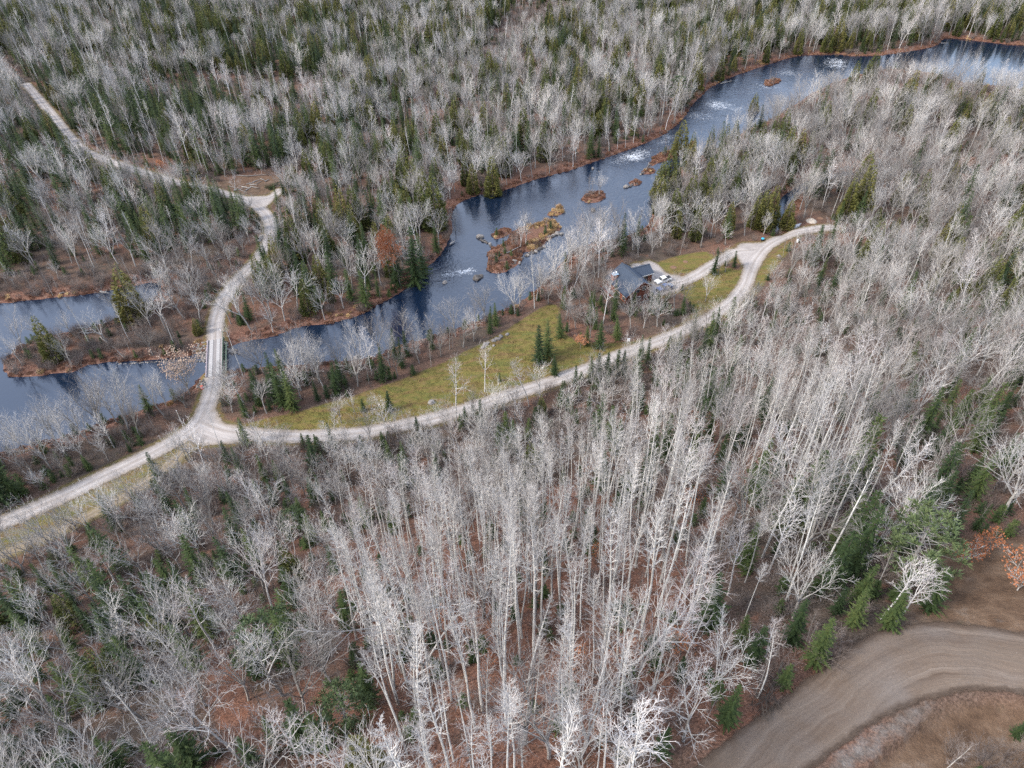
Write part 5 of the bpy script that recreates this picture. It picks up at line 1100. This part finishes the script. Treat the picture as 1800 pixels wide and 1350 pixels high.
# porch along the river side
one('porch_floor', 'deck_wood', h, ((-6.4, 1.8, 0.55), (2.6, 8.0, 0.16)))
for y_ in (-2.1, 0.0, 2.0, 4.0, 5.7):
    one('porch_post', 'log_wall', h, ((-7.6, y_, 0.85), (0.16, 0.16, 1.7)))
for z_ in (1.05, 1.35, 1.62): one('porch_rail', 'log_wall', h, ((-7.6, 1.8, z_), (0.10, 7.8, 0.09)))
cx, cyy = hl(1081, 482, 5.7)
ch = one('chimney', 'brick_red', h, ((cx, cyy, 3.6), (1.7, 1.3, 4.2)), bevel=0.02); one('chimney_cap', 'sheet_metal', ch, ((cx, cyy, 5.78), (2.0, 1.6, 0.14)))
for k in (-0.45, 0.5):
    g = Geo(); g.tube([Vector((cx + k, cyy + 0.1, 5.85)), Vector((cx + k, cyy + 0.1, 6.25))], [0.16, 0.16], 8); g.tube([Vector((cx + k, cyy + 0.1, 6.25)), Vector((cx + k, cyy + 0.1, 6.42))], [0.30, 0.22], 8); part('flue_pot', g, 'white_paint', ch)
# wing with the garage
wx, wy = hl(1142, 464, 4.6); W0 = 1.2; ZW, ZE, HW = 4.6, 2.85, 2.9
g = Geo(); i0 = Geo()
prof = [(-HW + 0.45, 0), (HW - 0.45, 0), (HW - 0.45, ZE + 0.1), (0, ZW - 0.22), (-HW + 0.45, ZE + 0.1)]
k = len(prof); g.v += [(W0, wy + a, z) for a, z in prof] + [(wx - 0.4, wy + a, z) for a, z in prof]
g.f += [tuple(range(k)), tuple(reversed(range(k, 2 * k)))] + [(j, (j + 1) % k, k + (j + 1) % k, k + j) for j in range(k)]
part('wing_wall', g, 'log_wall', h)
for sg in (-1, 1):
    g = Geo(); g.slab([(W0, wy + sg * HW, ZE), (wx, wy + sg * HW, ZE), (wx, wy + sg * 0.003, ZW), (W0, wy + sg * 0.003, ZW)], 0.18); wr = part('wing_roof', g, 'roof_shingle', h)
    shingles(wr, (W0 + 2.0, wy + sg * (HW + 0.02), ZE), (wx + 0.02, wy + sg * (HW + 0.02), ZE), (W0 + 2.0, wy + sg * 0.003, ZW), (wx + 0.02, wy + sg * 0.003, ZW), 9)
    one('gutter', 'fascia', wr, (((W0 + 1.9 + wx) / 2, wy + sg * (HW + 0.08), ZE - 0.10), (wx - W0 - 1.9, 0.12, 0.14)))
one('ridge_cap', 'roof_trim', wr, (((W0 + 1.0 + wx) / 2, wy, ZW + 0.05), (wx - W0 - 1.0, 0.36, 0.11)))
gd = one('garage_door', 'dark_steel', h, (((wx + 2.5) / 2 + 0.3, wy - HW + 0.42, 1.15), (2.6, 0.10, 2.2)))
for z_ in (0.35, 0.9, 1.45, 2.0): one('door_panel', 'dark_steel', gd, (((wx + 2.5) / 2 + 0.3, wy - HW + 0.35, z_), (2.45, 0.06, 0.45)))

# the pickups -----------------------------------------------------
def pickup(name, front, rear, paint, cover, label):
    f, r = at(*front), at(*rear); d = (f - r) / np.linalg.norm(f - r); c = (f + r) / 2
    t = empty(name, (*c, gz(*c) + 0.1), math.atan2(-d[0], d[1])); tag(t, label, 'pickup')     # local +y is the front
    g = Geo(); pr = [(-2.85, 0.55), (-2.85, 1.15), (2.0, 1.15), (2.75, 1.02), (2.85, 0.85), (2.85, 0.5), (2.3, 0.42), (-2.5, 0.42)]
    i = len(g.v); k = len(pr); g.v += [(-0.98, a, z) for a, z in pr] + [(0.98, a, z) for a, z in pr]
    g.f += [tuple(range(k)), tuple(reversed(range(k, 2 * k)))] + [(j, (j + 1) % k, k + (j + 1) % k, k + j) for j in range(k)]
    body = part('body', g, paint, t, bevel=0.06)
    g = Geo(); lo_, hi_ = [(-0.95, -1.0), (0.95, -1.0), (0.95, 1.45), (-0.95, 1.45)], [(-0.76, -0.78), (0.76, -0.78), (0.76, 0.70), (-0.76, 0.70)]
    g.v += [(a, b_, 1.13) for a, b_ in lo_] + [(a, b_, 1.86) for a, b_ in hi_]; g.f += [(3, 2, 1, 0), (4, 5, 6, 7)] + [(j, (j + 1) % 4, 4 + (j + 1) % 4, 4 + j) for j in range(4)]
    cab = part('cab', g, paint, t, bevel=0.05)
    def quad(nm, mt, pts, par):
        q4 = [Vector(p) for p in pts]; n = (q4[1] - q4[0]).cross(q4[2] - q4[0]).normalized(); ctr = sum(q4, Vector()) / 4
        if n.dot(ctr - Vector((0, 0.2, 1.3))) < 0: n = -n
        gg = Geo(); gg.v += [tuple(p + n * 0.035) for p in q4] + [tuple(p - n * 0.02) for p in q4]; gg.f += [(0, 1, 2, 3), (7, 6, 5, 4)] + [(j, (j + 1) % 4, 4 + (j + 1) % 4, 4 + j) for j in range(4)]; return part(nm, gg, mt, par)
    quad('windshield', 'glass_dark', [(-0.82, 1.36, 1.20), (0.82, 1.36, 1.20), (0.70, 0.80, 1.78), (-0.70, 0.80, 1.78)], cab); quad('rear_window', 'glass_dark', [(-0.78, -0.96, 1.25), (0.78, -0.96, 1.25), (0.68, -0.82, 1.76), (-0.68, -0.82, 1.76)], cab)
    for sx in (-1, 1):
        quad('side_window', 'glass_dark', [(sx * 0.93, 0.18, 1.22), (sx * 0.93, 1.12, 1.22), (sx * 0.79, 0.66, 1.77), (sx * 0.79, 0.18, 1.77)], cab); quad('side_window', 'glass_dark', [(sx * 0.93, -0.82, 1.22), (sx * 0.93, 0.06, 1.22), (sx * 0.79, 0.06, 1.77), (sx * 0.79, -0.72, 1.77)], cab)
        one('mirror', 'black_vinyl', t, ((sx * 1.10, 1.05, 1.28), (0.18, 0.14, 0.22))); one('headlight', 'lamp_glass', t, ((sx * 0.74, 2.86, 0.86), (0.36, 0.06, 0.18))); one('tail_light', 'red_glass', t, ((sx * 0.90, -2.87, 0.95), (0.14, 0.06, 0.34)))
        for yw in (-1.75, 1.85):
            g = Geo(); a, b_ = Vector((sx * 0.74, yw, 0.40)), Vector((sx * 1.02, yw, 0.40)); g.tube([a, b_], [0.40, 0.40], 14); wl = part('wheel', g, 'tyre_rubber', t)
            g = Geo(); g.tube([b_ + Vector((sx * 0.002, 0, 0)), b_ + Vector((sx * 0.03, 0, 0))], [0.24, 0.22], 10); part('rim', g, 'rim_metal', wl)
    one('front_bumper', 'rim_metal', t, ((0, 2.92, 0.58), (1.86, 0.14, 0.22))); one('rear_bumper', 'rim_metal', t, ((0, -2.92, 0.58), (1.86, 0.14, 0.20))); one('grille', 'black_vinyl', t, ((0, 2.87, 0.84), (0.98, 0.05, 0.24)))
    one('bed_cover', cover, t, ((0, -1.92, 1.17), (1.62, 1.66, 0.07)))
pickup('pickup_truck', (1152.5, 500), (1178, 491), 'white_paint', 'black_vinyl', 'white pickup with black bed cover parked beside the house')
pickup('pickup_truck', (1156, 513), (1181.5, 504.5), 'blue_paint', 'grey_vinyl', 'blue pickup with grey bed cover parked below the white pickup')

# poles, signs and small gear ------------------------------------
def pole(name, u, v, vt, mat, label, r=0.14, tr=False, arm=False):
    x, y = at(u, v); H = tall(u, v, vt); p = empty(name, (x, y, gz(x, y))); tag(p, label, 'utility pole')
    g = Geo(); g.tube([Vector((0, 0, -0.5)), Vector((0, 0, H))], [r, r * 0.72], 8); part('shaft', g, mat, p)
    if tr:
        g = Geo(); g.tube([Vector((0.35, -0.1, H * 0.66)), Vector((0.35, -0.1, H * 0.66 + 1.0))], [0.30, 0.30], 10); tk = part('transformer', g, 'white_paint', p); one('bracket', 'dark_steel', tk, ((0.12, -0.05, H * 0.66 + 0.5), (0.3, 0.1, 0.12)))
    if arm:
        a = one('crossarm', mat, p, ((0, 0, H - 0.45), (1.5, 0.11, 0.13)))
        for k in (-0.6, 0.0, 0.6): one('insulator', 'white_paint', a, ((k, 0, H - 0.30), (0.10, 0.10, 0.16)))
    else: one('insulator', 'white_paint', p, ((0, 0, H + 0.10), (0.12, 0.12, 0.22)))
pole('utility_pole', 1391.5, 457, 410, 'pole_wood', 'pale wooden utility pole with white transformer beside the gravel spur', 0.16, True)
pole('utility_pole', 422, 776, 757, 'green_pole', 'short dark utility pole at the lane just right of the road fork', 0.12)
pole('utility_pole', 332, 814, 781, 'green_pole', 'dark greenish utility pole below the road fork', 0.13)
pole('utility_pole', 322, 749, 723, 'pole_wood', 'pale pole on the bank left of the road fork', 0.12)
x, y = at(1104, 607); mb = empty('meter_post', (x, y, gz(x, y))); tag(mb, 'post with a white meter box on the grass beside the lane', 'meter post')
one('post', 'pole_wood', mb, ((0, 0, 0.7), (0.12, 0.12, 1.5))); bx_ = one('box', 'white_paint', mb, ((0, -0.05, 1.5), (0.75, 0.35, 0.8)), bevel=0.03); one('lid', 'aluminium', bx_, ((0, -0.05, 1.94), (0.82, 0.42, 0.06)))
x, y = at(356, 684); cn = empty('traffic_drum', (x, y, gz(x, y))); tag(cn, 'orange traffic drum with white band on the bank by the bridge', 'traffic drum')
g = Geo(); g.tube([Vector((0, 0, 0)), Vector((0, 0, 1.0))], [0.40, 0.34], 14); part('barrel', g, 'orange_plastic', cn)
for z_ in (0.34, 0.70): g = Geo(); g.tube([Vector((0, 0, z_)), Vector((0, 0, z_ + 0.14))], [0.40, 0.395], 14); part('band', g, 'white_paint', cn)
g = Geo(); g.tube([Vector((0, 0, -0.05)), Vector((0, 0, 0.08))], [0.5, 0.5], 12); part('base', g, 'tyre_rubber', cn)
x, y = at(1340, 424); bb = empty('plastic_bin', (x, y, gz(x, y))); tag(bb, 'blue plastic bin standing at the edge of the gravel turnaround', 'bin')
g = Geo(); g.tube([Vector((0, 0, -0.02)), Vector((0, 0, 0.75))], [0.45, 0.5], 12); part('tub', g, 'black_vinyl', bb); g = Geo(); g.tube([Vector((0, 0, 0.75)), Vector((0, 0, 0.95)), Vector((0, 0, 1.12))], [0.56, 0.52, 0.2], 12); part('lid', g, 'teal_plastic', bb)
a, b_ = at(1389, 403), at(1408, 395); d = b_ - a; L = np.linalg.norm(d); c_ = (a + b_) / 2; bo = empty('upturned_boat', (*c_, gz(*c_)), math.atan2(-d[0], d[1])); tag(bo, 'pale grey boat lying keel up beside the gravel spur', 'boat')
g = Geo(); n_ = 10
for i in range(n_ + 1):
    t = i / n_; yv = (t - 0.5) * L; wv = 0.75 * (1 - max(0, (t - 0.45) / 0.55) ** 2.2) * (0.86 + 0.14 * min(1, t * 4)); zt = 0.50 + 0.06 * t
    g.v += [(-wv, yv, 0.03), (-wv * 0.82, yv, zt * 0.75), (0, yv, zt), (wv * 0.82, yv, zt * 0.75), (wv, yv, 0.03)]
for i in range(n_):
    for j in range(4): g.f.append((i * 5 + j, i * 5 + j + 1, i * 5 + j + 6, i * 5 + j + 5))
g.f.append((0, 1, 2, 3, 4)); part('hull', g, 'aluminium', bo); one('keel', 'aluminium', bo, ((0, -0.1 * L, 0.54), (0.07, L * 0.72, 0.07))); one('gunwale', 'aluminium', bo, ((-0.74, -0.12 * L, 0.05), (0.07, L * 0.62, 0.07)), ((0.74, -0.12 * L, 0.05), (0.07, L * 0.62, 0.07)))

# stones, logs, heaps --------------------------------------------
def stone_mesh(seed, flat=0.7, mat='pale_rock'):
    bm = bmesh.new(); bmesh.ops.create_icosphere(bm, subdivisions=2, radius=1.0); rg = random.Random(seed); cuts = [(rvec(rg).normalized(), 0.62 + 0.25 * rg.random()) for _ in range(9)]
    for v in bm.verts:
        for n, d_ in cuts:
            e_ = v.co.dot(n) - d_
            if e_ > 0: v.co -= n * e_ * 0.9
        v.co.z *= flat
    me = bpy.data.meshes.new('boulder'); bm.to_mesh(me); bm.free(); me.materials.append(M[mat]); return me
STONES = [stone_mesh(i, 0.6 + 0.1 * (i % 3), 'pale_rock' if i % 3 else 'dark_rock') for i in range(9)]; PALE = [s for i, s in enumerate(STONES) if i % 3]; DARK = [s for i, s in enumerate(STONES) if not i % 3]
def boulder(u, v, r, label, group=None, pale=True, k=0, z=None):
    x, y = at(u, v, WATER_Z if z is None else None); zz = WATER_Z if z is None else gz(x, y); ms = PALE if pale else DARK
    o = link_mesh('boulder', ms[k % len(ms)], None, (x, y, zz + r * 0.15)); o.scale = (r, r * (0.75 + 0.07 * (k % 4)), r); o.rotation_euler[2] = k * 1.7; tag(o, label, 'boulder', group)
boulder(844, 417, 1.5, 'large pale boulder in the river left of the grassy island'); boulder(904, 460, 1.1, 'white topped boulder on the rim of the grassy island'); boulder(1043, 370, 1.3, 'dark boulder in the river below the small islet', pale=False, k=1); boulder(838, 490, 1.7, 'dark boulder in the river below the grassy island', pale=False, k=2)
boulder(845, 486, 1.1, 'low dark stone beside the dark river boulder', pale=False, k=3); boulder(1100, 329, 1.2, 'pale boulder at the left end of an islet', k=4); boulder(782, 497, 0.9, 'flat pale stone below the rapids', k=3); boulder(980, 411, 1.2, 'pale boulder at the right end of the grassy island', k=2); boulder(1173, 231, 0.9, 'dark stone in the upper rapids', pale=False, k=1)
boulder(1042, 297, 0.8, 'pale stone in the river near the far bank', k=1); boulder(628, 630, 1.2, 'brown boulder on the near bank below the meadow strip', k=2); boulder(795, 584, 1.5, 'dark boulders edge stone on the near bank', pale=False, k=2)
kk = 0
for (u0, v0, u1, v1, n, nm) in ((858, 474, 914, 462, 12, 'along the front rim of the grassy island'), (914, 455, 963, 432, 9, 'along the right rim of the grassy island'), (963, 418, 990, 410, 6, 'at the right tip of the grassy island'), (845, 420, 868, 434, 8, 'at the left spur of the grassy island'), (1103, 328, 1122, 322, 6, 'on the lowest islet'), (1123, 306, 1140, 302, 6, 'on the middle islet'), (1140, 290, 1152, 285, 6, 'below the cedar islet')):
    rg = random.Random(n * 7 + u0)
    for i in range(n):
        t = (i + rg.random() * 0.8) / n; kk += 1
        boulder(u0 + (u1 - u0) * t + rg.gauss(0, 1.0), v0 + (v1 - v0) * t + rg.gauss(0, 0.9), 0.45 + 0.5 * rg.random(), ('pale' if kk % 3 == 0 else 'dark') + ' stone ' + nm, 'stones ' + nm, kk % 3 == 0, kk)
for i, (u, v, r) in enumerate(((874, 598, 1.0), (880, 594, 0.9), (868, 600, 0.8), (853, 607, 0.9), (849, 612, 0.7), (857, 604, 0.6), (892, 590, 0.7), (868, 609, 0.5))): boulder(u, v, r, 'pale stone in the row along the upper meadow edge', 'stones along the meadow edge', True, i, 0)
boulder(758, 707, 1.0, 'pale rounded boulder on the meadow beside the lane', k=3, z=0); boulder(1369, 451, 0.7, 'white stone on the grassy verge under the utility pole', k=2, z=0); boulder(545, 1002, 0.5, 'small pale stone below the hardwoods', k=1, z=0)
for i, (u, v, r) in enumerate(((454, 396, 1.0), (452, 402, 0.8), (458, 420, 1.1), (456, 424, 0.9), (460, 416, 0.8), (453, 392, 0.7))): boulder(u, v, r, 'whitish boulder inside the bridge road bend', 'boulders inside the road bend', True, i, 0)
def rip(name, label, spots, seed):
    rg = random.Random(seed); v, f, mi = [], [], []
    src = [(np.array([tuple(p.co) for p in m_.vertices]), [tuple(p.vertices) for p in m_.polygons], 0 if m_ in PALE else 1) for m_ in STONES]
    for (u0, v0, u1, v1, wd, n, r0, off) in spots:
        for i in range(n):
            t = rg.random(); x, y = at(u0 + (u1 - u0) * t + rg.gauss(0, wd), v0 + (v1 - v0) * t + rg.gauss(0, wd * 0.6)); r = r0 * (0.5 + 0.8 * rg.random()); V_, F_, m_ = rg.choice(src)
            R = np.array(Matrix.Rotation(rg.random() * 6.28, 3, 'Z') @ Matrix.Rotation(rg.random(), 3, 'X')); o = len(v); q_ = (V_ * r) @ R.T + np.array([x, y, max(gz(x, y), WATER_Z) + r * 0.2 + off]); v += [tuple(p) for p in q_]; f += [tuple(j + o for j in p) for p in F_]; mi += [m_] * len(F_)
    me = bpy.data.meshes.new(name); me.from_pydata(v, [], f); me.materials.append(M['pale_rock']); me.materials.append(M['dark_rock']); me.polygons.foreach_set('material_index', mi); me.update(); tag(link_mesh(name, me), label, 'rocks', kind='stuff')
rip('riprap', 'pale riprap stones banked up round the bridge and shore', [(349, 605, 357, 626, 5.5, 150, 0.36, -0.08), (398, 605, 410, 612, 5, 110, 0.36, -0.05), (345, 678, 360, 672, 5, 40, 0.36, 0), (205, 634, 345, 625, 0.8, 120, 0.26, -0.12)], 3)
def fallen(u0, v0, u1, v1, r, label, mat='driftwood', zz=None, group=None, stubs=3):
    a, b_ = at(u0, v0, zz), at(u1, v1, zz); za, zb = (gz(*a), gz(*b_)) if zz is None else (zz, zz); o = empty('fallen_log', (*a, za + r)); tag(o, label, 'log', group)
    e = Vector((b_[0] - a[0], b_[1] - a[1], zb - za)); g = Geo(); rg = random.Random(int(u0 * 7 + v0)); sdv = Vector((-e.y, e.x, 0)).normalized()
    g.tube([e * t + sdv * rg.gauss(0, 0.02 * e.length) * (0 < t < 1) + UP * 0.05 for t in (0, .3, .65, 1)], [r, r * .9, r * .7, r * .4], 7); part('trunk', g, mat, o)
    for k in range(stubs):
        g = Geo(); p = e * (0.35 + 0.55 * rg.random()); g.tube([p, p + Vector((rg.gauss(0, .6), rg.gauss(0, .6), 0.5 + rg.random() * .6))], [r * .35, 0.01], 4); part('branch_stub', g, mat, o)
fallen(174, 508, 189, 509, 0.35, 'white fallen log on the far bank of the backwater'); fallen(103, 513, 112, 511, 0.25, 'short pale log at the left of the backwater'); fallen(176, 592, 216, 625, 0.22, 'long bare trunk fallen across the wooded point'); fallen(890, 446, 914, 432, 0.22, 'grey driftwood log lying across the grassy island'); fallen(871, 455, 882, 447, 0.18, 'small driftwood log at the left end of the grassy island')
fallen(791, 431, 800, 425, 0.3, 'white log sticking out from the bank into the river', zz=WATER_Z + 0.1); fallen(394, 669, 420, 654, 0.3, 'yellowish log on the bank right of the bridge'); fallen(1266, 148, 1287, 143, 0.22, 'bleached snag lying in the river above the rapids', zz=WATER_Z + 0.1, stubs=6); fallen(1137, 296, 1140.5, 281, 0.25, 'pale log standing out of the middle islet'); fallen(1255, 144, 1262, 145, 0.3, 'white log at the far bank above the rapids', zz=WATER_Z + .1)
fallen(417, 308, 478, 308, 0.2, 'long thin trunk lying along the top of the log landing'); fallen(1180, 262, 1196, 256, 0.15, 'thin driftwood at the cedar islet'); fallen(1655, 72, 1692, 68, 0.3, 'grey driftwood trunk on the shore of the far pond'); fallen(1283, 960, 1300, 885, 0.16, 'thin pale trunk fallen in the reddish opening'); fallen(1455, 1143, 1462, 1152, 0.2, 'short pale log at the dirt road edge')
rg = random.Random(5)
for i, (u, v, du, dv_) in enumerate(((440, 322, 14, -3), (450, 318, 12, -5), (446, 326, 13, 2), (456, 321, 10, -6), (433, 330, 16, 3), (420, 334, 18, -4), (428, 337, 12, 5), (462, 316, 9, 4), (470, 318, 8, -4), (410, 330, 14, 4), (437, 333, 10, -6), (448, 331, 15, 4))):
    fallen(u - du / 2, v - dv_ / 2, u + du / 2, v + dv_ / 2, 0.14 + 0.05 * (i % 3), ('pale' if i % 2 else 'grey') + ' cut log in the slash pile at the log landing', group='logs in the slash pile', stubs=2, mat='driftwood' if i % 2 else 'grey_bark')
def heap(u, v, r, hgt, mat, label, name, cat):
    x, y = at(u, v); bm = bmesh.new(); bmesh.ops.create_grid(bm, x_segments=14, y_segments=14, size=r); rg = random.Random(int(u))
    for p in bm.verts:
        d_ = min(1, p.co.length / r); p.co.z = hgt * (1 - d_) ** 0.8 * (0.8 + 0.4 * rg.random()) - 0.12 * (d_ > 0.97)
    me = bpy.data.meshes.new(name); bm.to_mesh(me); bm.free(); me.materials.append(M[mat]); o = link_mesh(name, me, None, (x, y, gz(x, y) - 0.02)); tag(o, label, cat)
heap(1426, 390, 1.9, 1.1, 'sand', 'pale sand heap at the end of the gravel spur', 'sand_pile', 'sand pile'); heap(1184, 469, 1.1, 0.35, 'leaf_heap', 'brown leaf heap on the lawn nearest the house', 'leaf_pile', 'leaf pile'); heap(1205, 459, 0.9, 0.3, 'leaf_heap', 'brown leaf heap further along the lawn', 'leaf_pile', 'leaf pile'); heap(1442, 384, 1.1, 0.4, 'leaf_heap', 'flat brown heap behind the sand heap', 'leaf_pile', 'leaf pile')
# trees that lie on the ground
x, y = at(1372, 1172); t_, c_, _ = make_hardwood(999, 9.0, 0.8, 0.3, 4); o = empty('fallen_tree', (x, y, gz(x, y) + 0.5)); link_mesh('trunk', t_.mesh('trunk', 'dark_bark'), o); link_mesh('crown', c_.mesh('crown', 'dark_bark'), o); o.rotation_euler = (math.radians(78), 0, math.radians(-35)); tag(o, 'dark fallen tree lying in the brush above the dirt road', 'fallen tree')
for (u, v, rz, lb) in ((466, 333, 2.2, 'felled green fir lying at the log landing'), (474, 336, 2.6, 'second felled green fir at the log landing')):
    x, y = at(u, v); o = stand('fir_tree', 0, x, y, gz(x, y) + 0.5, 6.0, 0); o.rotation_euler = (math.radians(84), 0, rz); o.name = 'felled_fir'; tag(o, lb, 'felled tree')
# rust leaved saplings
SAP = [(1020, 616, 5.0, 'rust orange bush at the meadow side of the house grove'), (1212, 884, 4.5, 'orange leaved sapling in the reddish forest opening'), (1228, 872, 3.5, 'second orange leaved sapling in the reddish forest opening'), (927, 1062, 3, 'orange sapling in the upper middle of the aspen stand'), (880, 1112, 3, 'orange sapling under the tall aspens left of centre'), (862, 1172, 3, 'orange sapling low in the aspen stand'), (1012, 1172, 3.4, 'orange sapling right of centre in the aspen stand'), (1105, 1168, 3.2, 'orange sapling toward the right of the aspen stand'), (1195, 1152, 4, 'pale orange sapling at the right edge of the aspen stand'), (1058, 1300, 3.2, 'orange sapling near the bottom of the aspen stand'), (782, 1085, 3, 'orange sapling at the left of the aspen stand'), (1050, 978, 3.6, 'orange sapling at the top right of the aspen stand'), (1124, 1185, 3, 'small orange sapling beside white birches'), (1795, 1018, 5, 'brown leaved sapling at the right edge of the clearing'), (1700, 985, 4, 'tawny sapling at the top of the clearing'), (1790, 1035, 4, 'orange leaved bush beside the clearing'), (498, 1170, 3, 'rusty sapling by the round pine'), (165, 1165, 3.4, 'rusty sapling among the lower left hardwoods'), (1180, 860, 3, 'rust sapling left of the reddish opening'), (1735, 968, 4, 'brown sapling behind the clearing')]
for i, (u, v, hh, lb) in enumerate(SAP):
    x, y = at(u, v); o = stand('beech_sapling', i % 3, x, y, gz(x, y), hh, i * 1.3) if i else stand('oak_tree', 1, x, y, gz(x, y), 4.6, 0.4)
    if not i: o.name = 'leafy_bush'
    tag(o, lb, 'sapling' if i else 'bush')

# ------------------------------------------------------------------ things that share a label are told apart by their place in the row
bpy.context.view_layer.update()
byl = {}
for o in sc.objects:
    if o.parent is None and o.get('label') and o.get('kind') is None: byl.setdefault(o['label'], []).append(o)
def nth(i, n):
    if i == 0: return 'leftmost'
    if i == n - 1: return 'rightmost'
    k = i + 1; return '%d%s from left' % (k, {1: 'st', 2: 'nd', 3: 'rd'}.get(k % 10 if k not in (11, 12, 13) else 0, 'th'))
for lb, os_ in byl.items():
    if len(os_) < 2: continue
    os_.sort(key=lambda o: proj([tuple(o.location)])[0, 0])
    for i, o in enumerate(os_):
        new = lb + ', ' + nth(i, len(os_))
        if len(new.split()) <= 16: o['label'] = new
